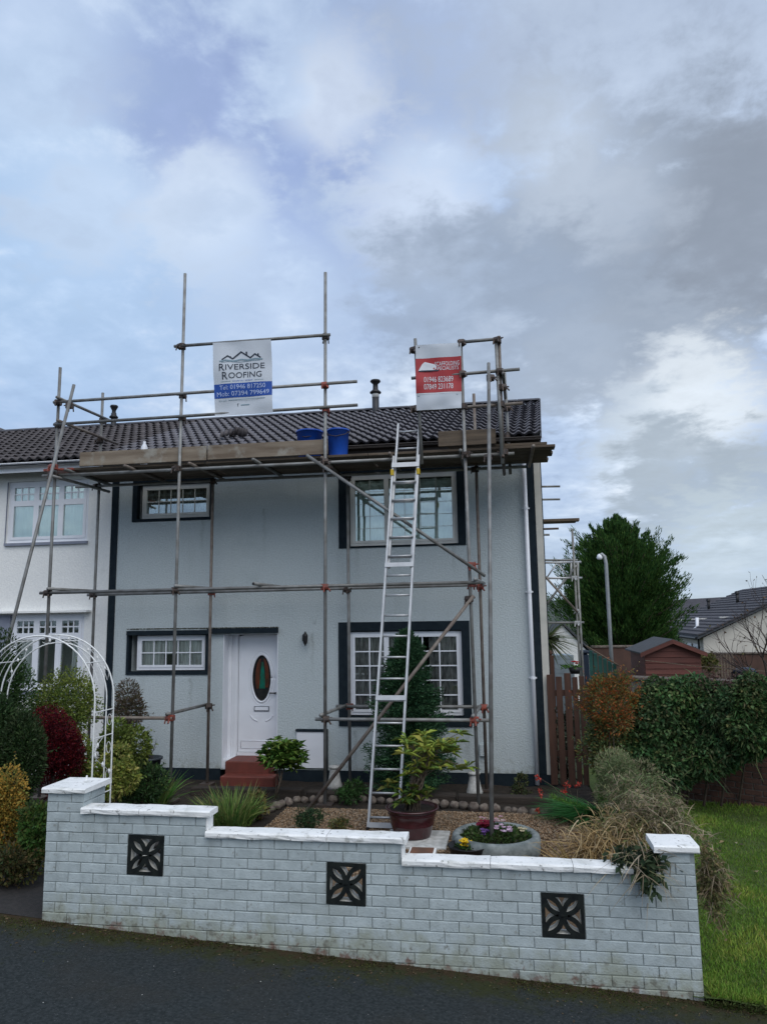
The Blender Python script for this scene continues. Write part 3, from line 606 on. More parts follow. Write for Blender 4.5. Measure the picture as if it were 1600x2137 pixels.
def oval_piece(name, f0, f1, z0f, z1f, mat, y):
    pts = []
    for i in range(13):
        t = z0f+(z1f-z0f)*i/12; hw = math.sqrt(max(0, 1-t*t))*orx*.93; pts.append((oc.x+f0(t)*hw, oc.z+t*orz*.95))
    for i in range(12, -1, -1):
        t = z0f+(z1f-z0f)*i/12; hw = math.sqrt(max(0, 1-t*t))*orx*.93; pts.append((oc.x+f1(t)*hw, oc.z+t*orz*.95))
    fixn(MB().prism(pts, y, y+.004).build(name, mat, do))
oval_piece('glass_piece', lambda t: -.8, lambda t: -.28, -.5, .9, m_sg, dy+.024); oval_piece('glass_piece', lambda t: .38, lambda t: .85, -.45, .9, m_sg, dy+.024)
oval_piece('glass_piece', lambda t: -.22*(1.1-t), lambda t: .32*(1.1-t*.6), -.5, .75, m_sgg, dy+.022)
lb = at(546, 1479, dy)
MB().box(lb.x-.13, lb.x+.13, dy-.006, dy+.012, lb.z-.04, lb.z-.03).box(lb.x-.13, lb.x+.13, dy-.006, dy+.012, lb.z+.03, lb.z+.04).box(lb.x-.13, lb.x-.12, dy-.006, dy+.012, lb.z-.03, lb.z+.03).box(lb.x+.12, lb.x+.13, dy-.006, dy+.012, lb.z-.03, lb.z+.03).build('letterbox_rim', M('brushed_steel', (.2, .22, .26), rough=.4, metal=.5), do)
MB().cbox(lb.x-.117, lb.x+.117, dy-.012, dy+.012, lb.z-.027, lb.z+.027, .004).build('letterbox_flap', m_upvc, do)
hd = at(574, 1446, dy); MB().cbox(hd.x-.09, hd.x+.02, dy-.05, dy-.035, hd.z-.01, hd.z+.01, .004).box(hd.x-.01, hd.x+.02, dy-.05, dy+.012, hd.z-.01, hd.z+.01).build('door_handle', m_black, do)
pc = Vector((lb.x, dy, lb.z-.05))
MB().path(ring(pc, .21, .16, 0, dy+.006, 16, R(200), R(250)), .010, 5).path(ring(pc, .21, .16, 0, dy+.006, 16, R(290), R(340)), .010, 5).path([(bx0+.05, dy+.008, bz0+.06), (bx1-.05, dy+.008, bz0+.06), (bx1-.05, dy+.008, bz0+.18), (bx0+.05, dy+.008, bz0+.18), (bx0+.05, dy+.008, bz0+.06)], .008, 5).build('panel_moulding', m_upvc, do, True)
# meter cupboard
x0, x1, z0, z1 = rect(619, 1527, 678, 1603, YF-.03)
MB().cbox(x0, x1, YF-.045, YF+.02, z0, z1, .006).build('meter_box', m_upvc, house, label='white meter box low on the wall beside the door')
MB().box(x0-.01, x1+.045, YF-.06, YF, z1+.003, z1+.04).box(x1+.005, x1+.045, YF-.06, YF, .0, z1+.002).build('meter_box_trim', m_navy, house)
# lantern, alarm stub, wall vent, cable
lp = at(641, 1330, YF)
ln = MB(); ln.box(lp.x-.075, lp.x-.06, YF-.03, YF, lp.z-.06, lp.z+.04); ln.path([(lp.x-.066, YF-.03, lp.z+.02), (lp.x-.04, YF-.1, lp.z+.05), (lp.x, YF-.12, lp.z+.03)], .008, 5)
ln.lathe([(.006, .10), (.012, .085), (.035, .05), (.042, .03), (.042, .02), (.036, -.06), (.03, -.09), (.012, -.12), (.004, -.14)], (lp.x, YF-.12, lp.z), 8)
ln.build('wall_lantern', m_black, house, label='small black carriage lantern right of the door')
vp_ = at(657, 1291, YF); MB().box(vp_.x-.02, vp_.x+.02, YF-.012, YF, vp_.z-.07, vp_.z+.07).build('wall_bracket', m_render, house)
cv = at(1001, 1560, YF); MB().box(cv.x+.0, cv.x+.12, YF-.05, YF, cv.z-.12, cv.z+.05).build('gas_box', m_render, house)
# downpipe
dp0, dp1 = at(1093, 990, YF-.07), at(1121, 1625, YF-.07); dx = (dp0.x+dp1.x)/2
pb = MB().tube((dx, YF-.07, .03), (dx, YF-.07, ZE-.15), .034, 12).path([(dx, YF-.07, ZE-.16), (dx+.0, YF-.12, ZE-.08), (dx, YF-.28, ZE+.0)], .034, 10)
dpo = pb.build('downpipe', m_upvc, house, True)
for py in (1060, 1235, 1415): z = at(1100, py, YF-.07).z; MB().box(dx-.06, dx+.06, YF-.03, YF-.001, z-.012, z+.012).tube((dx, YF-.07, z-.02), (dx, YF-.07, z+.02), .041, 12).build('pipe_bracket', m_upvc, dpo)
# roof deck, fascia, gutter
PITCHR = math.atan2(ZR-ZE, YR-YE); LS = math.hypot(ZR-ZE, YR-YE)
def roofparts(parent, xa, xb, tile_mat, ntx, xr_e, gut_mat, verge):
    mb = MB()
    mb.add([(xa, YE+.05, ZE-.02), (xb, YE+.05, ZE-.02), (xb+SK, YR, ZR-.04), (xa+SK, YR, ZR-.04)], [(0, 1, 2, 3)])
    mb.add([(xa, 19.1, ZE-.02), (xb, 19.1, ZE-.02), (xb+SK, YR, ZR-.04), (xa+SK, YR, ZR-.04)], [(3, 2, 1, 0)])
    mb.add([(xa, YE+.05, ZE-.09), (xb, YE+.05, ZE-.09), (xb, YF+.01, ZE-.09), (xa, YF+.01, ZE-.09)], [(0, 1, 2, 3)])
    roof = mb.build('roof', m_felt, parent)
    MB().box(xa, xb, YE+.03, YE+.055, ZE-.19, ZE-.01).build('fascia', gut_mat, parent)
    g = MB(); pts = [(YE-.05+.055*math.cos(a), ZE-.05+.055*math.sin(a)) for a in np.linspace(math.pi, 2*math.pi, 9)]
    V = [(x, y, z) for x in (xa, xb) for y, z in pts]; g.add(V, [(i, i+1, 9+i+1, 9+i) for i in range(8)]+[(i, 9+i, 9+i+1, i+1) for i in range(8)])
    g.tube((xa, YE-.105, ZE-.05), (xb, YE-.105, ZE-.05), .008, 6); g.build('gutter', gut_mat, parent, True)
    return roof
NR = 13; TW = (XR+.03-XP)/22; GAU = LS/NR
def tile_mesh(mat):
    V = []; n = 12; mb = MB(); tl = GAU+.05
    for k, (yy, zz) in enumerate(((-.0, .045), (tl, .006))):
        for i in range(n+1):
            u = i/n; V.append(((u-.5)*TW*1.0, yy, zz+.026*math.cos(2*math.pi*2*u)))
    for i in range(n+1):
        u = i/n; V.append(((u-.5)*TW*1.0, .035, .0+.022*math.cos(2*math.pi*2*u)))
    F = [(i, i+1, n+2+i, n+1+i) for i in range(n)]+[(2*n+2+i, 2*n+3+i, i+1, i) for i in range(n)]
    mb.add(V, F); me = mb.mesh('roof_tile', mat, False)
    sm = [True]*n+[False]*n; me.polygons.foreach_set('use_smooth', sm); return me
def lay_tiles(parent, x_right, ncol, mat):
    me = tile_mesh(mat); cnt = 0; rest = []
    for r in range(NR):
        t = r/NR; y = YE+(YR-YE)*t-.03; z = ZE+(ZR-ZE)*t
        for c in range(ncol):
            x = x_right-TW*(c+.5)+SK*(t)
            mat4 = Matrix.Translation((x, y, z+random.uniform(-.002, .003))) @ Matrix.Rotation(PITCHR, 4, 'X') @ Matrix.Rotation(random.gauss(0, .004), 4, 'Z')
            inst('roof_tile', me, mat4, parent)
def ridge_run(parent, xa, xb, mat):
    n = int((xb-xa)/.45); stp = (xb-xa)/n; mb = MB(); pr = [(.13*math.cos(a), .085*math.sin(a)-.01) for a in np.linspace(R(15), R(165), 9)]
    V = [(x, y, z) for x in (-stp/2, stp/2-.012) for y, z in pr]; mb.add(V, [(i, i+1, 9+i+1, 9+i) for i in range(8)])
    mb.add([(stp/2-.012, y*.9, z-.012) for y, z in pr]+[(stp/2+.01, y*.9, z-.012) for y, z in pr], [(i, i+1, 9+i+1, 9+i) for i in range(8)])
    me = mb.mesh('ridge_tile', mat, True)
    for i in range(n): inst('ridge_tile', me, Matrix.Translation((xa+stp*(i+.5), YR, ZR+.01+random.uniform(-.004, .004))), parent)
rf = roofparts(house, XP, XR+.03, m_tile, 22, XR+.03, M('brown_fascia', (.06, .05, .045), rough=.6), True)
lay_tiles(rf, XR+.03, 22, m_tile); ridge_run(rf, XP+SK, XR+.03+SK, m_ridge)
vg = MB(); vg.add([(XR+.03, YE, ZE-.06), (XR+.045, YE, ZE-.06), (XR+.045, YE, ZE+.06), (XR+.03, YE, ZE+.06), (XR+.03+SK, YR, ZR-.06), (XR+.045+SK, YR, ZR-.06), (XR+.045+SK, YR, ZR+.07), (XR+.03+SK, YR, ZR+.07)], [(0,1,2,3),(1,5,6,2),(0,3,7,4),(3,2,6,7),(0,4,5,1)])
vg.build('verge_trim', m_ridge, rf)
def flue(parent, px, py_top, py_base, Y, s, white):
    b = at(px, py_base, Y); t = at(px, py_top, Y); h = t.z-b.z
    f = MB().tube((b.x, Y, b.z-.35), (b.x, Y, b.z+h*.62), .075*s, 14).build('flue_pipe', M('flue_black', (.03, .032, .036), rough=.5), parent, True)
    MB().lathe([(.076*s, .0), (.12*s, .02), (.125*s, .04), (.06*s, .10), (.055*s, .16*s+.06), (.10*s, .26), (.115*s, .28), (.10*s, .31), (.0, .315)], (b.x, Y, t.z-.315), 14).build('flue_cowl', m_black, f, True)
    if white: MB().tube((b.x, Y, b.z+h*.50), (b.x, Y, b.z+h*.66), .079*s, 14).build('flue_band', m_upvc2, f, True)
flue(rf, 784, 793, 868, YR-.2, 1.0, True)

# white neighbour
XN = -13.5
n5 = rect(21, 1004, 189, 1132, YF+.08); n6 = rect(24, 1282, 178, 1440, YF+.08)
nop = [(n5[0], n5[1], n5[2], n5[3]), (n6[0]-.3, n6[1], n6[2], n6[3])]
fixn(wall_open(XN, XP, 0, ZE+.02, nop, YF+.015, YF+.3).build('wall', m_white, nhouse))
MB().add([(XN,YF+1.4,0),(XP,YF+1.4,0),(XP,YF+1.4,5.3),(XN,YF+1.4,5.3)], [(0,1,2,3)]).add([(XP,YF+.3,0),(XP,19,0),(XP,19,5.4),(XP,15.4,6.9),(XP,YF+.3,5.4)], [(0,1,2,3,4)]).add([(XN,19,0),(XP,19,0),(XP,19,5.4),(XN,19,5.4)], [(0,1,2,3)]).add([(XN,YF,0),(XN,19,0),(XN,19,5.4),(XN,15.4,6.9),(XN,YF,5.4)], [(0,1,2,3,4)]).build('inner_wall', m_white, nhouse)
m_lav = M('lavender_grey_trim', (.24, .26, .32), (.2, .22, .28), 6, rough=.7)
a = rect(14, 1003, 190, 1137, YF); MB().box(a[0], n5[0]-.002, YF-.01, YF+.08, a[2], a[3]).box(n5[0]-.002, n5[1]+.02, YF-.03, YF+.08, a[2], n5[2]-.003).build('window_surround', m_lav, nhouse)
tri3 = [(0, .335, [(0, .66, 1, 1), (.66, 1, 3, 2)]), (.335, .668, [(0, .66, 1, 1), (.66, 1, 3, 2)]), (.668, 1, [(0, .66, 1, 1), (.66, 1, 3, 2)])]
window(nhouse, *n5, YF+.05, tri3, m_upvc, m_glassr, barw=.022, fw=.06, sw=.05, label='white three light window upstairs with blinds', curtain=[(0, 1, .0, 1, m_blind)])
tri2 = [(0, .335, [(0, .73, 1, 1), (.73, 1, 3, 2)]), (.335, .668, [(0, .73, 1, 1), (.73, 1, 3, 2)]), (.668, 1, [(0, .73, 1, 1), (.73, 1, 3, 2)])]
window(nhouse, *n6, YF+.05, tri2, m_upvc, m_glass, barw=.024, fw=.06, sw=.055, label='white three light window downstairs', curtain=[(0, .3, 0, .7, m_net), (.85, 1, 0, .72, m_net)])
zl = at(100, 1279, YF).z; xle = at(190, 1279, YF).x
MB().box(XN, xle, YF-.14, YF+.014, zl, zl+.035).build('drip_moulding', m_white, nhouse)
MB().box(n6[0]-.5, n6[1]+.06, YF-.06, YF+.1, n6[2]-.07, n6[2]-.004).build('window_sill', m_lav, nhouse)
MB().box(n6[0]-.4, n6[0]-.003, YF+.0, YF+.06, n6[2], n6[3]).build('window_infill', m_lav, nhouse)
nrf = roofparts(nhouse, XN, XP-.003, m_tile2, 18, XP, m_upvc, False)
lay_tiles(nrf, XP-.001, 20, m_tile2); ridge_run(nrf, XN+SK, XP+SK-.003, m_ridge)
flue(nrf, 237, 846, 890, YR-.2, .8, False)
ch = at(2, 890, YR); MB().cbox(ch.x-.9, ch.x-.06, YR-.3, YR+.3, ZR-.3, ch.z, .02).build('chimney', M('chimney_render', (.2, .2, .21), rough=.9), nrf)
# front steps of the grey house
st = empty('front_steps', (at(515, 1620, YF-.3).x, YF-.3, 0), 'two red painted front steps below the white door', 'steps')
s0, s1 = at(479, 1590, YF-.1).x, at(568, 1590, YF-.1).x
MB().cbox(s0, s1, YF-.30, YF+.26, .0, .345, .012).build('step', m_red_step, st)
q0, q1 = at(457, 1620, YF-.62).x, at(568, 1620, YF-.62).x
MB().cbox(q0, q1, YF-.58, YF-.303, .0, .17, .012).build('step', m_red_step, st)
MB().box(dr[0]+.013, dr[1]-.013, YF+.0, dy-.001, .165, .31).build('threshold', m_upvc, house)

# ================================================================ SCAFFOLDING
YO, YI, TR = 10.5, 11.6, .0245
scaf = empty('scaffolding', (-3.2, 11.0, 0), 'grey tubular steel scaffolding with board platform across the front of the grey house', 'scaffolding')
def T(name, p, q, mat=None, parent=None, r=TR):
    return MB().tube(p, q, r, 10).build(name, mat or m_tube, parent or scaf, True)
_cp = {}
def coupler(p, mat=None, parent=None, ax='Z'):
    mat = mat or m_coup
    if mat.name not in _cp:
        mb = MB(); mb.tube((0, 0, -.03), (0, 0, .03), .034, 10).tube((-.03, -.045, 0), (.03, -.045, 0), .034, 10)
        mb.tube((.03, -.02, .01), (.075, -.03, .012), .008, 6).tube((-.02, -.07, .0), (-.02, -.085, -.06), .008, 6).cbox(-.045, .045, -.035, -.01, -.035, .035, .006)
        mb.tube((.035, -.07, -.02), (.05, -.09, -.05), .010, 6)
        _cp[mat.name] = mb.mesh('coupler', mat)
    rot = Matrix.Rotation(random.choice((0, math.pi, .4, -.5)), 4, 'Z')
    inst('coupler', _cp[mat.name], Matrix.Translation(p) @ rot @ Matrix.Diagonal((1.3, 1.3, 1.3, 1)), parent or scaf)
zl1 = 3.03                                                   # first lift
zPo = at(550, 970, YO).z                                     # platform ledger
zA = (at(378, 826, YO).z+at(677, 804, YO).z)/2; zB = (at(378, 874, YO).z+at(677, 852, YO).z)/2; zC = (at(384, 722, YO).z+at(679, 704, YO).z)/2
zb = at(840, 1501, YO).z
outer = {}
for nm, px, py, topy in (('a', 103, 1240, 768), ('b', 366, 1240, 572), ('c', 677, 1222, 568), ('d', 984, 1222, 712)):
    x = at(px, py, YO).x; zt_ = at(px+10, topy, YO).z
    lean = {'a': .0, 'b': .03, 'c': .03, 'd': -.05}[nm]
    T('standard', (x, YO, 0.03), (x+lean, YO, zt_)); outer[nm] = x
    MB().box(x-.11, x+.11, YO-.11, YO+.11, .0, .03).build('base_plate', m_coup, scaf)
    for z, mt in ((zl1, m_coupr if nm in 'cd' else m_coup), (zPo, m_coup)): coupler((x, YO, z), mt)
inner = {}
for nm, px, py, zt_ in (('a', 198, 1240, at(213, 820, YI).z), ('b', 440, 1238, zPo), ('c', 727, 1222, zPo), ('d', 1001, 1215, at(985, 822, YI).z)):
    x = at(px, py, YI).x; inner[nm] = x
    T('standard', (x, YI, .03), (x, YI, zt_), m_tuber if nm in 'bd' else m_tube)
    MB().box(x-.1, x+.1, YI-.1, YI+.1, .0, .03).build('base_plate', m_coup, scaf)
    coupler((x, YI, zl1), m_coupr if nm in 'bd' else m_coup); coupler((x, YI, zPo), m_coup)
# ledgers of the first lift
T('ledger', (outer['a']-.12, YO-.05, zl1), (outer['d']+.12, YO-.05, zl1+.02)); T('ledger', (inner['a']-.1, YI-.05, zl1+.0), (inner['d']+.06, YI-.05, zl1+.03))
for k in 'abd': T('transom', (outer[k]+.05, YO-.12, zl1+.06), (inner[k]+.06, YI+.12, zl1+.06), m_tube)
p = at(529, 1218, YO-.35); T('transom', p, (p.x+.05, YI+.1, p.z), m_tube); MB().tube((p.x, p.y-.001, p.z), (p.x, p.y+.002, p.z), .018, 10).build('tube_bore', m_black, scaf)
xq = at(1000, 1200, YO).x
# base lift
T('ledger', (at(658, 1501, YO-.05).x, YO-.05, zb), (at(1020, 1500, YO-.05).x, YO-.05, zb)); T('ledger', (inner['c']-.2, YI-.05, zb+.05), (inner['d']+.1, YI-.05, zb+.05), m_tube)
T('ledger', (outer['a']-.2, YO-.05, zb+.0), (outer['b']+.03, YO-.05, zb+.0), m_tuber)
for k, mt in (('b', m_coupr), ('c', m_coup), ('d', m_coupr)):
    T('transom', (outer[k]-.04, YO-.10, zb+.06), (inner[k]-.04, YI+.08, zb+.06), m_tube); coupler((outer[k], YO, zb), mt); coupler((inner[k], YI, zb+.04), m_coupr if k != 'b' else m_coup)
# platform ledgers, transoms, boards
xL, xRr = at(128, 985, YO).x, at(1088, 960, YO).x
T('ledger', (xL-.35, YO+.05, zPo), (xRr-.1, YO+.05, zPo)); T('ledger', (inner['a']-.4, YI-.05, zPo), (xRr+.1, YI-.05, zPo), m_tube)
x = xL+.15; i = 0
while x < xRr+.2:
    T('transom', (x, YO-.16+random.uniform(-.05, .08), zPo+.05), (x+random.uniform(-.03, .03), YI+.20, zPo+.05), m_tuber if i % 3 else m_tube); x += 1.02; i += 1
T('transom', (outer['a']+.05, YO-.2, zPo-.05), (inner['a']+.05, YI+.25, zPo-.05)); T('transom', (outer['d']+.5, YO-.1, zPo-.06), (outer['d']+.52, YI+.2, zPo-.06), m_coup)
zbd = zPo+.078; xs0, xs1 = at(140, 975, 10.65).x, at(1150, 930, 10.75).x
cuts = [xs0, xs0+2.35, xs0+4.9, xs1]
for j in range(5):
    y0 = 10.58+j*.222
    for k in range(3):
        a, b = cuts[k]+random.uniform(-.02, .02)-(.35 if k == 0 and j == 1 else 0), cuts[k+1]-.015+(random.uniform(-.06, .08) if k == 2 else 0)
        dz = random.uniform(0, .004)+(.0 if k % 2 else .0)
        MB().cbox(a, b, y0, y0+.215, zbd+dz, zbd+dz+.038, .004).build('board', m_board, scaf)
# a doubled run of boards over the right end
for j in range(3):
    MB().cbox(at(935, 935, 10.6).x, xs1-.05+random.uniform(-.05, .05), 10.60+j*.23, 10.81+j*.23, zbd+.045, zbd+.083, .004).build('board', m_board, scaf)
tb0, tb1 = at(168, 962, YO+.055).x, at(684, 938, YO+.055).x
MB().cbox(tb0, tb0+2.1, YO+.03, YO+.068, zbd+.045, zbd+.27, .005).build('toe_board', m_toe, scaf); MB().cbox(tb0+2.12, tb1, YO+.035, YO+.073, zbd+.05, zbd+.275, .005).build('toe_board', m_toe, scaf)
u0, u1 = at(914, 912, YO+.05).x, at(1034, 908, YO+.05).x
MB().cbox(u0, u1, YO+.03, YO+.068, zbd+.075, zbd+.30, .005).build('toe_board', m_board, scaf)
e0 = at(97, 983, YO+.1); MB().cbox(e0.x, e0.x+.5, YO+.02, YO+.23, e0.z-.02, e0.z+.018, .004).build('board', m_coupr, scaf, label='short board end painted red')
# guard rails
T('guard_rail', (at(112, 846, YO-.05).x, YO-.05, zA), (at(745, 800, YO-.05).x, YO-.05, zA+.02)); T('guard_rail', (at(113, 892, YO-.05).x, YO-.05, zB), (at(746, 848, YO-.05).x, YO-.05, zB+.02))
T('guard_rail', (at(364, 724, YO-.05).x, YO-.05, zC), (at(689, 703, YO-.05).x, YO-.05, zC))
T('guard_rail', (outer['a']+.06, YO-.15, zA+.05), (inner['a']+.08, YI+.15, zA+.03)); T('guard_rail', (outer['a']+.06, YO-.1, zB+.05), (inner['a']+.12, YI+.35, zB+.02), m_tuber)
for k, zz in (('a', zA), ('a', zB), ('b', zA), ('b', zB), ('b', zC), ('c', zA), ('c', zB), ('c', zC)): coupler((outer[k]+(.025 if k != 'a' else 0), YO, zz), m_coupr if k == 'c' and zz != zC else m_coup)
coupler((inner['a'], YI, zA)); coupler((inner['a'], YI, zB))
for p_ in ((190, 878), (445, 1015)): pass
# right-hand end frame
zr1 = at(1000, 714, YO).z; zr2 = at(1010, 779, YO).z; zr3 = at(1000, 846, YO).z
xe = at(1039, 700, YO).x
T('standard', (at(1048, 968, YO).x, YO-.03, at(1048, 968, YO).z), (at(1034, 710, YO).x, YO-.03, at(1034, 708, YO).z), m_tube); T('standard', (at(1047, 905, YO).x, YO+.03, zPo-.1), (xe+.01, YO+.03, at(1041, 700, YO).z), m_tuber)
xi = at(1053, 800, YI).x; T('standard', (xi+.03, YI, zPo-.1), (xi, YI, at(1050, 775, YI).z))
xp = at(866, 707, YO).x; T('standard', (xp+.06, YO, zPo-.1), (xp, YO, at(866, 707, YO).z), m_tube)
T('guard_rail', (at(960, 717, YO-.05).x, YO-.05, zr1), (at(1040, 711, YO-.05).x, YO-.05, zr1+.01)); T('guard_rail', (at(858, 792, YO-.05).x, YO-.05, zr2-.02), (at(1084, 775, YO-.05).x, YO-.05, zr2+.01)); T('guard_rail', (at(858, 857, YO+.05).x, YO+.05, zr3-.01), (at(1090, 838, YO+.05).x, YO+.05, zr3+.01), m_tuber)
for xx in (outer['d']-.04, xe):
    for zz in (zr1, zr2, zr3): coupler((xx, YO, zz))
coupler((xp, YO, zr3)); coupler((xp, YO, zr1-.06)); coupler((xe+.02, YO, (zr2+zr3)/2)); coupler((xe+.02, YO, zPo+.02)); coupler((xi, YI, (zr2+zr3)/2)); coupler((xi, YI, zr3-.2))
T('transom', (xe+.05, YO-.12, zr2-.06), (xi, YI+.1, zr2-.06), m_tube)
# braces
p, q = at(640, 950, YO-.10), at(1012, 1202, YO-.10); T('brace', p, q); coupler(at(682, 979, YO), m_coup); coupler(at(984, 1180, YO), m_coupr)
p, q = at(988, 1243, YO-.1), atz(638, 1695, .02); T('brace', p, q, m_tuber); coupler(at(981, 1250, YO), m_coup)
# raking tubes
foot = atz(1026, 1800, -.0); T('raker', foot, at(1019, 758, YO-.14)); coupler(at(1021, 790, YO-.1)); coupler(at(1021, 955, YO-.1))
foot = atz(-70, 1680, .2); T('raker', foot, at(155, 803, YO-.12), m_tube); coupler(at(143, 846, YO-.08)); coupler(at(116, 975, YO-.08), m_coupr)

# side scaffolding behind the gable
sd = empty('side_scaffolding', (1.2, 17.0, 0), 'scaffold tubes and lattice beam standing behind the right gable', 'scaffolding')
YS = 17.0
def S(px0, py0, px1, py1, y0=YS, y1=None, mat=None, name='ledger', r=TR): return T(name, at(px0, py0, y0), at(px1, py1, y1 or y0), mat, sd, r)
S(1100, 1016, 1168, 1015); S(1100, 1043, 1168, 1042); S(1100, 1105, 1165, 1103, mat=m_coup); S(1100, 1116, 1146, 1116)
a = at(1100, 1080, YS); b = at(1208, 1081, YS); MB().cbox(a.x, b.x, YS-.02, YS+.21, b.z-.06, b.z+.0, .004).cbox(a.x, b.x-.05, YS+.22, YS+.44, b.z-.06, b.z, .004).build('board', m_board, sd)
x_ = at(1195, 1103, YS-.1).x; T('standard', (x_, YS-.1, 0), (x_-.02, YS-.1, at(1195, 1103, YS-.1).z), None, sd); T('standard', (x_+.06, YS-.1, 0), (x_+.05, YS-.1, at(1204, 1175, YS-.1).z), m_tube, sd)
S(1100, 1175, 1212, 1173, name='beam_chord', mat=m_alu); S(1100, 1207, 1214, 1206, name='beam_chord', mat=m_alu); S(1100, 1169, 1205, 1169, YS+.3, name='beam_chord')
for k in range(4): S(1118+k*22, 1206 if k % 2 else 1174, 1140+k*22, 1174 if k % 2 else 1206, name='beam_web', mat=m_alu, r=.016)
S(1191, 1174, 1191, 1206, name='beam_web', mat=m_alu); S(1205, 1174, 1205, 1206, name='beam_web', mat=m_alu)
S(1120, 1185, 1205, 1278, YS-.15, name='brace', mat=m_tuber); S(1180, 1208, 1132, 1272, YS+.3, name='brace'); S(1120, 1300, 1218, 1299, name='ledger')
for px, py in ((1204, 1275), (1205, 1300), (1199, 1206)): coupler(at(px, py, YS-.1), m_alu, sd)

# ================================================================ LADDER
lad = empty('ladder', atz(790, 1732, 0), 'aluminium extension ladder leaning on the scaffold platform', 'ladder')
fl, fr = atz(768, 1735, 0.0), None
FL = Vector((fl.x, fl.y, 0)); WD = .37
TL = at(826, 882, 10.62); TL.x = at(826, 882, 10.62).x
TRr = at(869, 890, 10.62); FR = FL+Vector((WD, 0, 0)); TRr = TL+Vector((.375, 0, 0))
ax = (TL-FL).normalized(); tot = (TL-FL).length; sx = Vector((1, 0, 0)); fn = sx.cross(ax).normalized()
def bar(a, b, wx, wy):                                             # rectangular rail along a-b
    vs = []
    for c in (a, b):
        for u, v in ((-1, -1), (1, -1), (1, 1), (-1, 1)): vs.append(c+sx*(u*wx/2)+fn*(v*wy/2))
    return vs, [(0, 1, 2, 3), (7, 6, 5, 4), (0, 4, 5, 1), (1, 5, 6, 2), (2, 6, 7, 3), (3, 7, 4, 0)]
def sec(s0, s1, off, width, nm):
    for side in (-1, 1):
        c = (FL+FR)/2 + sx*(side*width/2) + fn*off
        c1 = (TL+TRr)/2 + sx*(side*width/2) + fn*off
        fixn(MB().add(*bar(c.lerp(c1, s0), c.lerp(c1, s1), .028, .062)).build('stile', m_alu, lad))
    n0 = int(s0*tot/.28)+1; 
    k = .16+.28*math.ceil(max(0, (s0*tot-.10))/.28)
    while k < s1*tot-.08:
        t = k/tot; c = ((FL+FR)/2).lerp((TL+TRr)/2, t)+fn*off
        MB().tube(c-sx*(width/2), c+sx*(width/2), .014, 8).build('rung', m_alu, lad, True); k += .28
sec(0, .90, 0, .37, 'low'); sec(.60, 1.0, -.055, .315, 'up')
for py, hh in ((972, .035), (1180, .03), (1457, .03), (1722, .03)):
    t = None
    lo, hi = 0, 1
    for _ in range(30):
        m_ = (lo+hi)/2; c = ((FL+FR)/2).lerp((TL+TRr)/2, m_); d = c-Vector((0, 0, CZ)); yy = 1068.5-FPX*d.dot(upv)/d.dot(fwd)
        if yy > py: lo = m_
        else: hi = m_
    c = ((FL+FR)/2).lerp((TL+TRr)/2, lo)
    vs = [c+sx*(u*.20)+fn*(.04+.006*q)+ax*(v*hh) for q in (0, 1) for u, v in ((-1, -1), (1, -1), (1, 1), (-1, 1))]
    fixn(MB().add(vs, [(0, 1, 2, 3), (7, 6, 5, 4), (0, 4, 5, 1), (1, 5, 6, 2), (2, 6, 7, 3), (3, 7, 4, 0)]).build('cross_plate', m_alu, lad))
    if py == 972:
        for side in (-1, 1):
            h = c+sx*(side*.19)-ax*.09; MB().cbox(h.x-.022, h.x+.022, h.y-.06, h.y+.04, h.z-.06, h.z+.03, .006).build('yellow_hook', m_yellow, lad, label='yellow plastic latch hook')
for side in (-1, 1):
    c = (FL+FR)/2+sx*(side*.185); MB().cbox(c.x-.02, c.x+.02, c.y-.045, c.y+.045, 0, .06, .006).build('rubber_foot', m_black, lad)

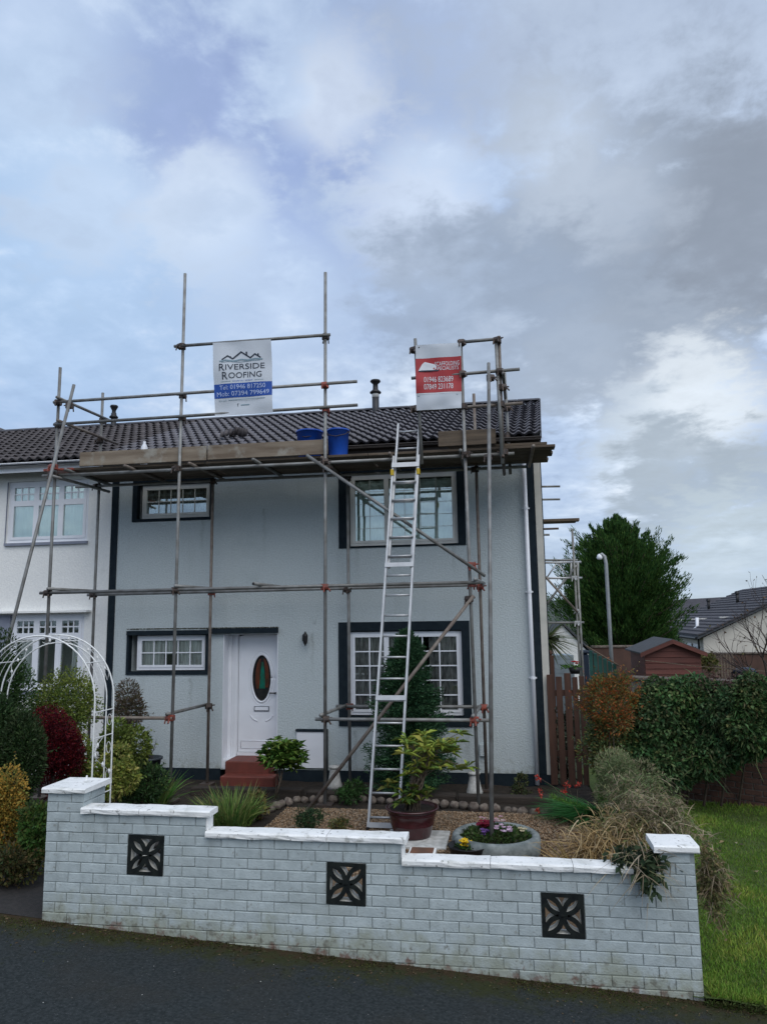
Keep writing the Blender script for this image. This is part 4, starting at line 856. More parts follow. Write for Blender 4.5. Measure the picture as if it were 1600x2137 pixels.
# ================================================================ BANNERS
def text_mesh(s):
    cu = bpy.data.curves.new('t', 'FONT'); cu.body = s; cu.size = 1; cu.resolution_u = 3
    o = bpy.data.objects.new('t', cu); COL.objects.link(o)
    dg = bpy.context.evaluated_depsgraph_get(); me = bpy.data.meshes.new_from_object(o.evaluated_get(dg))
    v = np.array([x.co[:2] for x in me.vertices]); f = [tuple(p.vertices) for p in me.polygons]
    bpy.data.objects.remove(o); bpy.data.curves.remove(cu); bpy.data.meshes.remove(me); return v, f
class Banner:
    def __init__(s, name, px0, py0, px1, py1, px2, py2, px3, py3, Y, label, mat, seed):
        s.a, s.b, s.c, s.d = (at(px, py, Y) for px, py in ((px0, py0), (px1, py1), (px2, py2), (px3, py3))); s.Y = Y; s.ph = seed; s.k = 0
        s.root = empty(name, (s.d+s.c)/2, label, 'banner'); n, m = 24, 30; mb = MB(); V = []
        for dyy in (0, .003):
            for j in range(m+1):
                for i in range(n+1): p = s.pt(i/n, j/m); V.append((p.x, p.y+dyy, p.z))
        q = (n+1)*(m+1); F = [(j*(n+1)+i, j*(n+1)+i+1, (j+1)*(n+1)+i+1, (j+1)*(n+1)+i) for j in range(m) for i in range(n)]
        mb.add(V, F+[tuple(q+k for k in f[::-1]) for f in F]); mb.build('sheet', mat, s.root, True)
    def pt(s, u, v, off=0):                                       # u right, v up
        p = s.d.lerp(s.c, u).lerp(s.a.lerp(s.b, u), v)
        wv = .012*math.sin(v*7+u*3+s.ph)+.008*math.sin(v*17-u*5+s.ph*2)*(1-v)+.006*math.sin(u*11+v*4+s.ph)
        return Vector((p.x, p.y-.035+wv*(1 if .03 < v < .97 else .5)-off, p.z))
    def poly(s, name, pts, mat, off=.003, f=None):
        s.k += 1; MB().add([s.pt(u, v, off) for u, v in pts], f or [tuple(range(len(pts)))]).build(name, mat, s.root)
    def band(s, u0, u1, v0, v1, mat, name='print_panel', off=.003):
        n, m = 24, 10; pts = [(u0+(u1-u0)*i/n, v0+(v1-v0)*j/m) for j in range(m+1) for i in range(n+1)]
        s.poly(name, pts, mat, off, [(j*(n+1)+i, j*(n+1)+i+1, (j+1)*(n+1)+i+1, (j+1)*(n+1)+i) for j in range(m) for i in range(n)])
    def text(s, t, u0, u1, v0, v1, mat, off=.006):
        v, f = text_mesh(t); mn, mx_ = v.min(0), v.max(0); v = (v-mn)/(mx_-mn)
        s.poly('lettering', [(u0+(u1-u0)*x, v0+(v1-v0)*y) for x, y in v], mat, off, f)
    def line(s, pts, w, mat, off=.005):
        A = s.a.lerp(s.d, 0); asp = (s.b-s.a).length/(s.a-s.d).length; V = []; F = []
        for (x0, y0), (x1, y1) in zip(pts[:-1], pts[1:]):
            d = Vector(((x1-x0)*asp, y1-y0)); d.normalize(); nx, ny = -d.y*w/asp/2*1, d.x*w/2; ex, ey = d.x*w*.3/asp, d.y*w*.3
            k = len(V); V += [(x0-nx-ex, y0-ny-ey), (x1-nx+ex, y1-ny+ey), (x1+nx+ex, y1+ny+ey), (x0+nx-ex, y0+ny-ey)]; F.append((k, k+1, k+2, k+3))
        s.poly('emblem', V, mat, off, F)
B = Banner('roofing_banner', 446, 717, 567, 710, 571, 862, 450, 870, YO-.05, 'white banner reading Riverside Roofing with a blue stripe, tied to the guard rails', m_pan, 0.3)
B.line([(.16, .76), (.25, .81), (.335, .765), (.48, .855), (.64, .765), (.72, .815), (.81, .765)], .018, m_pblk)
B.line([(.575, .80), (.575, .845)], .022, m_pblk); B.line([(.775, .79), (.775, .815)], .018, m_pblk); B.line([(.30, .785), (.30, .80)], .014, m_pblk)
B.line([(.12, .735), (.22, .75), (.35, .733), (.48, .75), (.60, .735), (.72, .75), (.84, .742)], .018, m_pgrey); B.line([(.15, .722), (.30, .728), (.45, .715), (.60, .722), (.80, .728)], .008, m_pgrey)
B.text('R', .105, .20, .605, .70, m_pblk); B.text('IVERSIDE', .215, .88, .613, .69, m_pblk)
B.text('R', .155, .25, .485, .585, m_pblk); B.text('OOFING', .265, .83, .495, .575, m_pblk)
B.text('NORTH WEST', .33, .68, .448, .465, m_pblue); B.line([(.13, .455), (.30, .457)], .005, m_pgrey); B.line([(.71, .457), (.86, .457)], .005, m_pgrey)
B.band(.0, 1, .235, .425, m_pblue)
B.text('Tel: 01946 817250', .10, .89, .345, .405, m_plil); B.text('Mob: 07394 799649', .05, .95, .258, .318, m_plil)
B.text('Email:', .08, .22, .192, .212, m_pgrey); B.line([(.25, .203), (.88, .203)], .008, m_pgrey); B.text('f', .395, .42, .112, .155, m_pblk); B.line([(.46, .13), (.60, .13)], .012, m_pgrey)
B2 = Banner('scaffolding_banner', 867, 722, 962, 717, 963, 853, 869, 858, YO-.05, 'white and red banner reading Scaffolding Specialists, tied to the right end of the scaffold', m_pan, 2.1)
B2.band(0, 1, .255, .79, m_pred); B2.band(0, 1, .235, .252, m_pwht)
B2.poly('emblem', [(.06, .60), (.14, .70), (.20, .735), (.42, .69), (.46, .655), (.42, .60)], m_pwht, .006); B2.poly('emblem', [(.05, .585), (.10, .605), (.52, .60), (.50, .582)], m_pblk, .007)
B2.poly('emblem', [(.14, .62), (.17, .69), (.21, .70), (.22, .62)], m_pgrey, .008); B2.poly('emblem', [(.26, .69), (.40, .665), (.42, .61), (.30, .63)], m_pred, .008)
B2.text('SCAFFOLDING', .42, .96, .66, .725, m_pwht); B2.text('SPECIALISTS', .44, .94, .595, .65, m_pwht)
B2.text('01946 823689', .18, .82, .415, .50, m_pwht); B2.text('07849 231178', .18, .82, .305, .39, m_pwht)
B2.line([(.04, .212), (.92, .212)], .009, m_pgrey)

# things left on the platform and the roof
def bucket(px, py0, py1, r, label, Y=10.75, tilt=0.0):
    b = at(px, py1, Y); t = at(px, py0, Y); h = t.z-(zbd+.04)
    root = empty('bucket', (b.x, Y, zbd+.04), label, 'bucket', 'blue buckets on the platform'); z = zbd+.042
    o = MB().lathe([(0, .0), (r*.80, .0), (r*.84, .02), (r, h), (r*1.05, h), (r*1.05, h-.03), (r*.99, h-.03), (r*.97, h), (r*.8, .02), (0, .015)], (b.x, Y, z), 24).build('tub', m_blue, root, True)
    MB().path([(b.x-r*1.04, Y, z+h-.02), (b.x-r*.8, Y-.10, z+h-.09), (b.x, Y-r-.03, z+h-.14), (b.x+r*.8, Y-.10, z+h-.09), (b.x+r*1.04, Y, z+h-.02)], .006, 5).build('handle', m_coup, root, True)
bucket(646, 901, 940, .20, 'blue bucket half hidden behind the toe board', 10.95); bucket(706, 898, 945, .165, 'blue bucket in full view beside the scaffold standard', 10.78)
p = at(302, 925, 10.72); root = empty('plastic_bottle', (p.x, 10.72, zbd+.04), 'small white plastic bottle standing on the platform behind the toe board', 'bottle')
MB().lathe([(0, 0), (.05, 0), (.053, .02), (.053, .30), (.03, .35), (.022, .36), (.022, .40), (0, .40)], (p.x, 10.72, zbd+.04), 14).build('body', m_upvc, root, True)
p = at(487, 884, 12.6); zt0 = ZE+(12.6-YE)*math.tan(PITCHR)+.06
root = empty('tile_stack', (p.x, 12.6, zt0), 'small stack of loose dark roof tiles lying on the roof below the white banner', 'roof tiles')
me = tile_mesh(m_tile2)
for k in range(5): inst('roof_tile', me, Matrix.Translation((p.x-.12+.07*k, 12.5+.03*k, zt0+.02*(k%2))) @ Matrix.Rotation(.25-.15*k, 4, 'Z') @ Matrix.Rotation(PITCHR+.5+.12*k, 4, 'X') @ Matrix.Rotation(.9 if k > 2 else -.3, 4, 'Y') @ Matrix.Scale(.5, 4), root)

# ================================================================ GARDEN WALL
gw = empty('garden_wall', (-1.2, YW, .05), 'stepped grey painted brick garden wall with white copings along the pavement', 'wall')
HB, LB, JT = .0765, .2146, .0062
ZS = [1.0475, .8945, .7415]
xpl0, xpl1 = at(100, 1660, YW).x, at(173, 1680, YW).x            # left pier
xe1, xe2 = -2.36, -.817
xpr0, xpr1 = 1.035, at(1449, 1800, YW).x
def top_at(x):
    return ZS[0] if x < xe1 else ZS[1] if x < xe2 else ZS[2]
WT = .11
core = MB()
cy0 = YW+.006
zb_ = lambda x: zpave(x)-.12
blocks = []
for px, py in ((304, 1783), (722, 1841), (1174, 1906)):
    c = at(px, py, YW); k = round((ZS[2]-(c.z+.153))/HB); zt_ = ZS[2]-k*HB; blocks.append((c.x-.152, c.x+.152, zt_-4*HB, zt_))
segs = []
def corebox(x0, x1, z1, y1=YW+WT, z0=-.3): core.box(x0, x1, cy0, y1, z0, z1)
# core split round the pierced blocks
def core_run(x0, x1, z1):
    bs = [b for b in blocks if b[0] >= x0-.01 and b[1] <= x1+.01]; cur = x0
    for b in bs:
        corebox(cur, b[0]+.004, z1); corebox(b[0]+.004, b[1]-.004, z1, z0=b[3]-.003); core.box(b[0]+.004, b[1]-.004, cy0, YW+WT, -.3, b[2]+.003); cur = b[1]-.004
    corebox(cur, x1, z1)
core_run(xpl1, xe1, ZS[0]); core_run(xe1, xe2, ZS[1]); core_run(xe2, xpr0, ZS[2])
corebox(xpl0, xpl1, ZS[0]+2*HB, YW+.34); corebox(xpr0, xpr1, ZS[2]+2*HB, YW+.235)
core.build('mortar_core', m_joint, gw)
bm4 = [MB().cbox(-.5, .5, 0, .05, 0, HB-JT, .0045, .0022).mesh('brick', m_paint) for _ in range(5)]
def brick(x0, x1, z, y=YW, side=False):
    s = (x1-x0)-JT
    if s < .02: return
    if side: mat4 = Matrix.Translation((y, (x0+x1)/2, z+JT/2)) @ Matrix.Rotation(math.pi/2, 4, 'Z') @ Matrix.Diagonal((s, 1, 1, 1))
    else: mat4 = Matrix.Translation(((x0+x1)/2, y+random.uniform(-.0015, .0015), z+JT/2)) @ Matrix.Rotation(random.gauss(0, .003), 4, 'Y') @ Matrix.Diagonal((s, 1, 1, 1))
    inst('brick', random.choice(bm4), mat4, gw)
row = 0; z = ZS[0]+HB
nb = 0
while z > -.25:
    spans = []
    if z+HB <= ZS[0]+2*HB+.001 and z > ZS[0]-.001: spans.append((xpl0, xpl1))
    else:
        xend = xpr1 if z+HB <= ZS[2]+2*HB+.001 else None
        lim = xe1 if z+HB > ZS[1]+.001 else xe2 if z+HB > ZS[2]+.001 else xpr1
        spans.append((xpl0, lim))
        if lim != xpr1 and z+HB <= ZS[2]+2*HB+.001: spans.append((xpr0, xpr1))
    if abs(z-(ZS[2]+HB)) < .01 and not any(s[1] == xpr1 for s in spans): spans.append((xpr0, xpr1))
    for a, b in spans:
        x = a-(LB/2 if row % 2 else 0)-random.uniform(0, .01)
        while x < b:
            x1 = x+LB; lo, hi = max(x, a), min(x1, b)
            parts = [(lo, hi)]
            for bl in blocks:
                if z < bl[3]-.01 and z+HB > bl[2]+.01:
                    np_ = []
                    for l, h in parts:
                        if h <= bl[0] or l >= bl[1]: np_.append((l, h))
                        else:
                            if l < bl[0]: np_.append((l, bl[0]))
                            if h > bl[1]: np_.append((bl[1], h))
                    parts = np_
            for l, h in parts:
                if h-l > .03 and z+HB > zpave((l+h)/2)-.005: brick(l, h, z); nb += 1
            x = x1
    row += 1; z -= HB
# returns of the left pier
for k in range(3):
    zz = ZS[0]+HB*(1-k)
    ys = [YW+.002, YW+.11, YW+.335] if k % 2 == 0 else [YW+.002, YW+.215, YW+.335]
    for a, b in zip(ys[:-1], ys[1:]): brick(a, b, zz, xpl1+.006, True)
# copings
def slab(x0, x1, y0, y1, z0, z1, name='coping'):
    n = max(3, int((x1-x0)/.09)); mb = MB(); V = []; c = .012
    prof = [(y0, z0+c), (y0+c*.3, z0), (y1, z0), (y1, z1-c), (y1-c, z1), (y0+c, z1), (y0, z1-c)]
    for i in range(n+1):
        x = x0+(x1-x0)*i/n
        for y, z in prof: V.append((x+random.uniform(-.002, .002)*(0 < i < n), y+random.uniform(-.003, .003), z+random.uniform(-.003, .003)))
    m = len(prof); F = [(i*m+j, i*m+(j+1)%m, (i+1)*m+(j+1)%m, (i+1)*m+j) for i in range(n) for j in range(m)]+[tuple(range(m)), tuple(range(n*m+m-1, n*m-1, -1))]
    return fixn(mb.add(V, F).build(name, m_cope, gw))
TC = .048
def cop(xs, z):
    for a, b in zip(xs[:-1], xs[1:]): slab(a+.002, b-.002, YW-.035, YW+WT+.03, z+.002, z+TC)
cop([xpl1+.0, at(294, 1700, YW).x, xe1+.045], ZS[0]); cop([xe1-.0+.004, at(683, 1752, YW).x, xe2+.045], ZS[1]); cop([xe2+.004, at(1023, 1806, YW).x, at(1195, 1812, YW).x, xpr0-.002], ZS[2])
MB().cbox(xe1-.002, xe1+.016, YW-.004, YW+WT, ZS[1]+TC, ZS[0]+.001, .003).build('step_face', m_cope, gw); MB().cbox(xe2-.002, xe2+.016, YW-.004, YW+WT, ZS[2]+TC, ZS[1]+.001, .003).build('step_face', m_cope, gw)
slab(xpl0-.035, xpl1+.035, YW-.035, YW+.385, ZS[0]+2*HB+.002, ZS[0]+2*HB+.042, 'pier_cap'); slab(xpr0-.04, xpr1+.03, YW-.04, YW+.27, ZS[2]+2*HB+.002, ZS[2]+2*HB+.052, 'pier_cap')
MB().tube((xpl0+.16, YW+.30, ZS[0]+2*HB+.04), (xpl0+.165, YW+.30, ZS[0]+2*HB+.075), .012, 6, .006).build('cap_stub', m_cope, gw)
# pierced screen blocks
def arc_strip(mb, pts, wdt, y0, y1):
    n = len(pts); V = []
    for i, (x, z) in enumerate(pts):
        x0, z0 = pts[max(i-1, 0)]; x1, z1 = pts[min(i+1, n-1)]; l = math.hypot(x1-x0, z1-z0); nx, nz = -(z1-z0)/l*wdt/2, (x1-x0)/l*wdt/2
        V += [(x+nx, y0, z+nz), (x-nx, y0, z-nz), (x-nx, y1, z-nz), (x+nx, y1, z+nz)]
    mb.add(V, [(4*i+j, 4*i+(j+1)%4, 4*i+4+(j+1)%4, 4*i+4+j) for i in range(n-1) for j in range(4)]+[(0, 1, 2, 3), (4*n-1, 4*n-2, 4*n-3, 4*n-4)])
def screen_geo(y0, y1, g=0):
    mb = MB(); h = .150; f = .026
    mb.box(-h, h, y0, y1, -h, -h+f).box(-h, h, y0, y1, h-f, h).box(-h, -h+f, y0, y1, -h+f, h-f).box(h-f, h, y0, y1, -h+f, h-f)
    e = h-f*.6
    for sx_, sz_ in ((1, 1), (-1, 1), (-1, -1), (1, -1)):
        for q in (0, 1):
            pts = []
            for i in range(9):
                t = i/8; u = t*e*1.0; bow = .27*e*math.sin(math.pi*t)
                x, z = u, u
                if q: x, z = x+bow*.707, z-bow*.707
                else: x, z = x-bow*.707, z+bow*.707
                pts.append((sx_*x, sz_*z))
            arc_strip(mb, pts, .026-g, y0+.0005*q, y1)
    mb.lathe([(0, 0), (.03, 0)], (0, 0, 0), 3)
    mb.add([(.034*math.cos(a), y0-.001, .034*math.sin(a)) for a in np.linspace(0, 2*math.pi, 12, endpoint=False)]+[(.034*math.cos(a), y1, .034*math.sin(a)) for a in np.linspace(0, 2*math.pi, 12, endpoint=False)], [tuple(range(12))]+[(i, 12+i, 12+(i+1) % 12, (i+1) % 12) for i in range(12)])
    return mb
mfb = screen_geo(0.004, .09).mesh('screen_block', m_blockb); mff = screen_geo(-.004, .0035, -.008).mesh('block_face', m_blockf)
for b in blocks:
    M4 = Matrix.Translation(((b[0]+b[1])/2, YW+.002, (b[2]+b[3])/2)) @ Matrix.Rotation(random.gauss(0, .012), 4, 'Y')
    o = inst('screen_block', mfb, M4, gw); inst('block_face', mff, M4, o)

# ================================================================ GARDEN ARCH
ar = empty('garden_arch', (-4.9, 7.6, .1), 'white metal garden arch with scrollwork standing behind the left pier', 'arch')
Yn, Yf_ = 7.5, 7.89
xn0, xn1 = at(-49, 1480, Yn).x, at(198, 1480, Yn).x; zap = at(75, 1327, Yn).z
def hoop(x0, x1, zt_, Y, name, r=.0085, zbase=.02):
    c = (x0+x1)/2; ra = (x1-x0)/2; zs = zt_-ra*1.02
    pts = [(x0, Y, zbase), (x0, Y, zs*.5), (x0, Y, zs)]+[(c-ra*math.cos(a), Y, zs+ra*1.02*math.sin(a)) for a in np.linspace(.12, math.pi-.12, 22)]+[(x1, Y, zs), (x1, Y, zs*.5), (x1, Y, zbase)]
    MB().path(pts, r, 8).build(name, m_archm, ar, True); return zs
zs = hoop(xn0, xn1, zap, Yn, 'hoop'); hoop(xn0, xn1, zap, Yf_, 'hoop'); ins = .085
hoop(xn0+ins, xn1-ins, zap-ins, Yf_, 'inner_hoop', .0075)
ccx = (xn0+xn1)/2; rad_ = (xn1-xn0)/2
def hpt(a, ins_=0): return (ccx-(rad_-ins_)*math.cos(a), zs+(rad_-ins_)*1.02*math.sin(a))
for a in (.62, 1.15, 1.57, 1.99, 2.52):
    x_, z_ = hpt(a); MB().tube((x_, Yn, z_), (x_, Yf_, z_), .006, 6).build('rung', m_archm, ar)
for x_ in (xn0, xn1):
    for z_ in (.35, .75, 1.35, 1.62): MB().tube((x_, Yn, z_), (x_, Yf_, z_), .006, 6).build('rung', m_archm, ar)
for k in range(3):                                                # long wires over the crown
    MB().path([(hpt(a)[0], Yn+(Yf_-Yn)*(k+1)/4, hpt(a)[1]+.003) for a in np.linspace(.3, math.pi-.3, 20)], .0025, 4).build('wire', m_archm, ar)
def scroll(x_, y0, y1, z0, z1):
    pts = []; 
    for i in range(25):
        t = i/24; pts.append((x_, y0+(y1-y0)*(.5+.42*math.sin(t*2*math.pi*1.0)), z0+(z1-z0)*t))
    mb = MB().path(pts, .0035, 5)
    for i in (4, 8, 12, 17, 21):
        p = pts[i]; mb.lathe([(0, -.03), (.014, -.01), (.016, .01), (0, .035)], (p[0], p[1]+.01, p[2]), 6)
    mb.build('scroll', m_archm, ar, True)
for x_ in (xn0, xn1): scroll(x_, Yn, Yf_, .76, 1.34); scroll(x_, Yn, Yf_, .1, .74)
for a0, a1 in ((.3, 1.1), (2.0, 2.8), (1.25, 1.9)):
    pts = []
    for i in range(19):
        t = i/18; a = a0+(a1-a0)*t; iz = ins*(.5+.4*math.sin(t*4*math.pi)); x_, z_ = hpt(a, iz); pts.append((x_, Yf_, z_))
    mb = MB().path(pts, .0035, 5)
    for i in (4, 9, 14): p = pts[i]; mb.lathe([(0, -.022), (.012, -.008), (.014, .008), (0, .028)], p, 6)
    mb.build('scroll', m_archm, ar, True)
for x_ in (xn0+.04, xn1-.04):
    for z_ in (.5, .9, 1.2, 1.5): MB().path([(x_+.025*math.cos(t), Yf_, z_+.06*math.sin(t)) for t in np.linspace(0, 2*math.pi, 13)], .004, 5).build('scroll', m_archm, ar, True)

# ================================================================ POTS, STONES, GARDEN ORNAMENTS
tim = empty('timber_edging', (-2.5, 10.95, 0), 'dark weathered timber edging lying along the foot of the house bed', 'timber edging')
for x0, x1, y in ((-4.7, -3.0, 10.92), (-2.9, -.75, 10.85), (-.72, .75, 10.8)): MB().cbox(x0, x1, y, y+.18, -.02, .10, .015, .008).build('sleeper', m_sleeper, tim)
edg = empty('stone_edging', (-1.2, 9.9, 0), 'row of rounded pale stones edging the gravel bed', 'stone edging')
pl = [(506, 1716), (560, 1690), (606, 1670), (690, 1667), (800, 1670), (900, 1676), (1000, 1684), (1150, 1700)]
pp = [atz(px, py, .05) for px, py in pl]; step = .135; acc = 0
def stone_mesh():
    mb = MB(); n, m = 9, 6; V = [(0, 0, 1.0)]; ph = [random.uniform(0, 6) for _ in range(4)]
    for j in range(1, m):
        for i in range(n):
            a, b = 2*math.pi*i/n, math.pi*j/m; k = 1+.14*math.sin(2*a+ph[0])+.10*math.sin(3*a+ph[1]+b)+.08*math.sin(4*b+ph[2])
            V.append((k*math.sin(b)*math.cos(a), k*math.sin(b)*math.sin(a), k*math.cos(b)))
    V.append((0, 0, -1)); F = [(0, 1+i, 1+(i+1) % n) for i in range(n)]+[(1+j*n+i, 1+(j+1)*n+i, 1+(j+1)*n+(i+1) % n, 1+j*n+(i+1) % n) for j in range(m-2) for i in range(n)]+[(len(V)-1, 1+(m-2)*n+(i+1) % n, 1+(m-2)*n+i) for i in range(n)]
    return mb.add(V, F).mesh('stone', m_stone, True)
sms = [stone_mesh() for _ in range(5)]
for a, b in zip(pp[:-1], pp[1:]):
    d = (b-a); l = d.length; t = acc
    while t < l:
        p = a+d*(t/l); s = random.uniform(.8, 1.15)
        inst('stone', random.choice(sms), Matrix.Translation((p.x+random.uniform(-.02, .02), p.y+random.uniform(-.03, .03), .045)) @ Matrix.Rotation(random.uniform(0, 6), 4, 'Z') @ Matrix.Diagonal((.066*s, .06*s, .058*s, 1)), edg); t += step*s
    acc = t-l
def ornament(px, py0, py1, Y, label, rc=.085):
    b = at(px, py1, Y); t = at(px, py0, Y); h = t.z-.02; root = empty('stone_ornament', (b.x, Y, 0), label, 'ornament')
    MB().lathe([(0, 0), (.115, 0), (.12, .05), (.10, h*.3), (.075, h*.7), (.07, h*.86)], (b.x, Y, .02), 14).build('base', m_orn, root, True)
    MB().lathe([(.07, h*.86), (rc, h*.88), (rc+.01, h*.93), (rc, h*.98), (0, h)], (b.x, Y, .02), 14).build('cap', m_orn, root, True)
ornament(698, 1597, 1640, 11.45, 'white stone pedestal ornament beside the meter box'); ornament(990, 1610, 1660, 11.25, 'white stone ornament under the large window, behind the scaffold standards')
# oxblood pot with a straggly rhododendron, on a white slab
pb_ = atz(858, 1752, .05); PX, PY = pb_.x, pb_.y+.12
sl_ = empty('paving_slab', (PX+.05, PY-.05, 0), 'white square slab under the dark red pot', 'slab'); MB().cbox(PX-.30, PX+.42, PY-.42, PY+.25, .02, .06, .008).build('slab', m_orn, sl_)
pr = (at(910, 1690, PY).x-at(805, 1690, PY).x)/2; hp_ = at(858, 1683, PY).z-.06
pot = empty('plant_pot', (PX, PY, .06), 'large dark red glazed pot with ribbed rim on the white slab', 'plant pot')
MB().lathe([(0, 0), (pr*.70, 0), (pr*.72, .02), (pr*.83, hp_*.40), (pr*.86, hp_*.44), (pr*.84, hp_*.47), (pr*.92, hp_*.76), (pr*.96, hp_*.80), (pr*.93, hp_*.83), (pr*.98, hp_*.93), (pr*1.06, hp_*.95), (pr*1.06, hp_), (pr*.95, hp_), (pr*.9, hp_*.9), (0, hp_*.9)], (PX, PY, .061), 36).build('bowl', m_pot, pot, True)
MB().lathe([(0, hp_*.91), (pr*.9, hp_*.91)], (PX, PY, .064), 24).build('soil', m_soil, pot)
# low tray in front
tp = at(880, 1772, 7.9); tr_ = empty('brick_tray', (tp.x, 7.9, 0), 'red brown tile with white edge lying in front of the dark red pot', 'tile')
ty = atz(880, 1775, .10).y; tx = atz(880, 1775, .10).x
MB().cbox(tx-.14, tx+.15, ty-.13, ty+.12, .03, .10, .008).build('edge', m_cope, tr_); MB().cbox(tx-.12, tx+.125, ty-.11, ty+.10, .085, .106, .005).build('face', M('terracotta_tile', (.16, .075, .045), (.11, .06, .04), 10, rough=.8), tr_)
# round stone tub with bedding plants
c = atz(1034, 1742, .22); RX = .47
tub = empty('round_planter', (c.x, c.y, 0), 'round grey stone planter filled with red and pink bedding flowers', 'planter')
MB().lathe([(RX*.96, 0), (RX*1.01, .06), (RX*1.02, .15), (RX*1.0, .205), (RX*.94, .225), (RX*.86, .22), (RX*.80, .18), (RX*.78, .10), (0, .10)], (c.x, c.y, .02), 40).build('ring', m_tub, tub, True)
MB().lathe([(0, .19), (RX*.73, .19)], (c.x, c.y, .02), 24).build('soil', m_soil, tub)
def flowers(parent, cx, cy, z, r, n, pal, name='flowers', size=.032):
    a = rng.uniform(0, 6.28, n); q = r*np.sqrt(rng.random(n)); C = np.c_[cx+q*np.cos(a), cy+q*np.sin(a), z+rng.uniform(0, .05, n)]
    P = np.repeat(C, 6, 0); an = np.tile(np.arange(6)*1.047, n)+np.repeat(rng.uniform(0, 6, n), 6); D = np.c_[np.cos(an), np.sin(an)*.8-.25, np.full(6*n, .35)]
    link(bpy.data.objects.new(name, leaf_mesh(name, P, D, size, size*.8, pal, m_leaf, 0, .05, twist=np.tile([0, -.5, 1.], (6*n, 1)))), parent)['kind'] = 'stuff'
def greens(parent, cx, cy, z, rx, ry, h, n, leaf, pal, name='foliage'):
    a = rng.uniform(0, 6.28, n); q = np.sqrt(rng.random(n)); P = np.c_[cx+rx*q*np.cos(a), cy+ry*q*np.sin(a), z+h*rng.random(n)*(1-.5*q)]
    D = np.c_[np.cos(a)*q, np.sin(a)*q, np.full(n, .7)]+rng.normal(scale=.45, size=(n, 3))
    link(bpy.data.objects.new(name, leaf_mesh(name, P, D, leaf[0]*rng.uniform(.6, 1.3, n), leaf[1], pal, m_leaf, .15)), parent)
G1 = [(.035, .085, .02), (.055, .11, .025), (.025, .06, .018)]
greens(tub, c.x, c.y, .17, RX*.76, RX*.76, .11, 1900, (.05, .028), [(.03, .07, .02), (.05, .09, .02), (.06, .075, .03)])
flowers(tub, c.x-.12, c.y+.12, .27, .10, 34, [(.20, .012, .025), (.13, .01, .035)]); flowers(tub, c.x+.08, c.y-.08, .27, .09, 14, [(.45, .30, .42), (.5, .38, .48)]); flowers(tub, c.x-.05, c.y+.28, .27, .16, 20, [(.5, .42, .40), (.4, .2, .25)], size=.028); flowers(tub, c.x-.13, c.y-.1, .25, .06, 8, [(.12, .06, .2)]); flowers(tub, c.x+.27, c.y+.02, .26, .05, 5, [(.5, .45, .3)])
yc = atz(976, 1772, .16)
yb = empty('flower_bowl', (yc.x, yc.y, 0), 'shallow black bowl with yellow pansies in front of the round planter', 'flower bowl')
MB().lathe([(0, 0), (.15, 0), (.205, .17), (.215, .18), (.205, .185), (.19, .16), (0, .15)], (yc.x, yc.y, .02), 28).build('bowl', m_black, yb, True)
greens(yb, yc.x, yc.y, .17, .13, .10, .05, 160, (.04, .025), G1); flowers(yb, yc.x-.02, yc.y-.02, .20, .06, 14, [(.65, .42, .02), (.7, .5, .03)], size=.04)
# dark pot with bare twigs by the house
dp = at(310, 1605, 11.2); dpt = empty('dark_pot', (dp.x, 11.2, 0), 'dark grey pot with bare twigs against the house wall', 'plant pot'); zr_ = at(310, 1583, 11.2).z
MB().lathe([(0, 0), (.13, 0), (.19, zr_-.03), (.215, zr_-.03), (.215, zr_), (.19, zr_), (.17, zr_-.04), (0, zr_-.04)], (dp.x, 11.2, .02), 24).build('pot', M('dark_slate_pot', (.035, .045, .055), rough=.5), dpt, True)
tw = MB()
for k in range(7):
    b = Vector((dp.x+random.uniform(-.08, .08), 11.2, zr_)); t = b+Vector((random.uniform(-.16, .16), random.uniform(-.1, .1), random.uniform(.12, .34))); tw.path([b, b.lerp(t, .5)+Vector((.02, 0, .02)), t], .006, 4, .003)
tw.build('twig', m_bark, dpt)

# ================================================================ PLANTS
def pbush(name, px, py, Y, wpx, hpx, depth, n, leaf, pal, label, zbase=0.0, **k):
    c = at(px, py, Y); sc_ = (at(px+50, py, Y)-at(px-50, py, Y)).length/100
    return bush(name, c, (wpx/2*sc_, depth, hpx/2*sc_), n, leaf, pal, label, base=(c.x, Y, zbase), **k)
DG = [(.032, .072, .024), (.048, .098, .030), (.02, .048, .018), (.06, .095, .04)]
YG = [(.28, .29, .06), (.18, .23, .05), (.11, .17, .035), (.34, .32, .11)]
MG = [(.10, .15, .03), (.15, .20, .04), (.07, .11, .025), (.19, .23, .06)]
RD = [(.10, .008, .014), (.06, .007, .013), (.15, .012, .014), (.05, .008, .014)]
OR = [(.36, .20, .04), (.44, .26, .05), (.22, .17, .04), (.13, .15, .035)]
pbush('golden_shrub', -12, 1695, 6.75, 130, 215, .30, 9000, (.030, .020), OR, 'rounded golden orange shrub at the left edge beside the path', zbase=.28, k=10)
pbush('dark_shrub', 15, 1590, 7.6, 150, 290, .38, 24000, (.05, .018), DG, 'dark green conifer shrub at the left edge, in front of the red shrub', zbase=.15, up=.5, k=12)
pbush('dark_conifer', -14, 1510, 8.6, 180, 310, .42, 18000, (.06, .018), DG, 'taller dark conifer behind the left leg of the white arch', zbase=.1, up=.6, k=12)
pbush('red_shrub', 112, 1560, 8.5, 112, 165, .34, 15000, (.030, .018), RD, 'dark red leaved shrub seen through the white arch', zbase=.1, k=14, lobe=.62)
pbush('clipped_bush', 128, 1486, 9.3, 135, 125, .42, 12000, (.034, .020), MG, 'clipped olive green bush with rounded top in front of the white house', zbase=.0, k=16, lobe=.72)
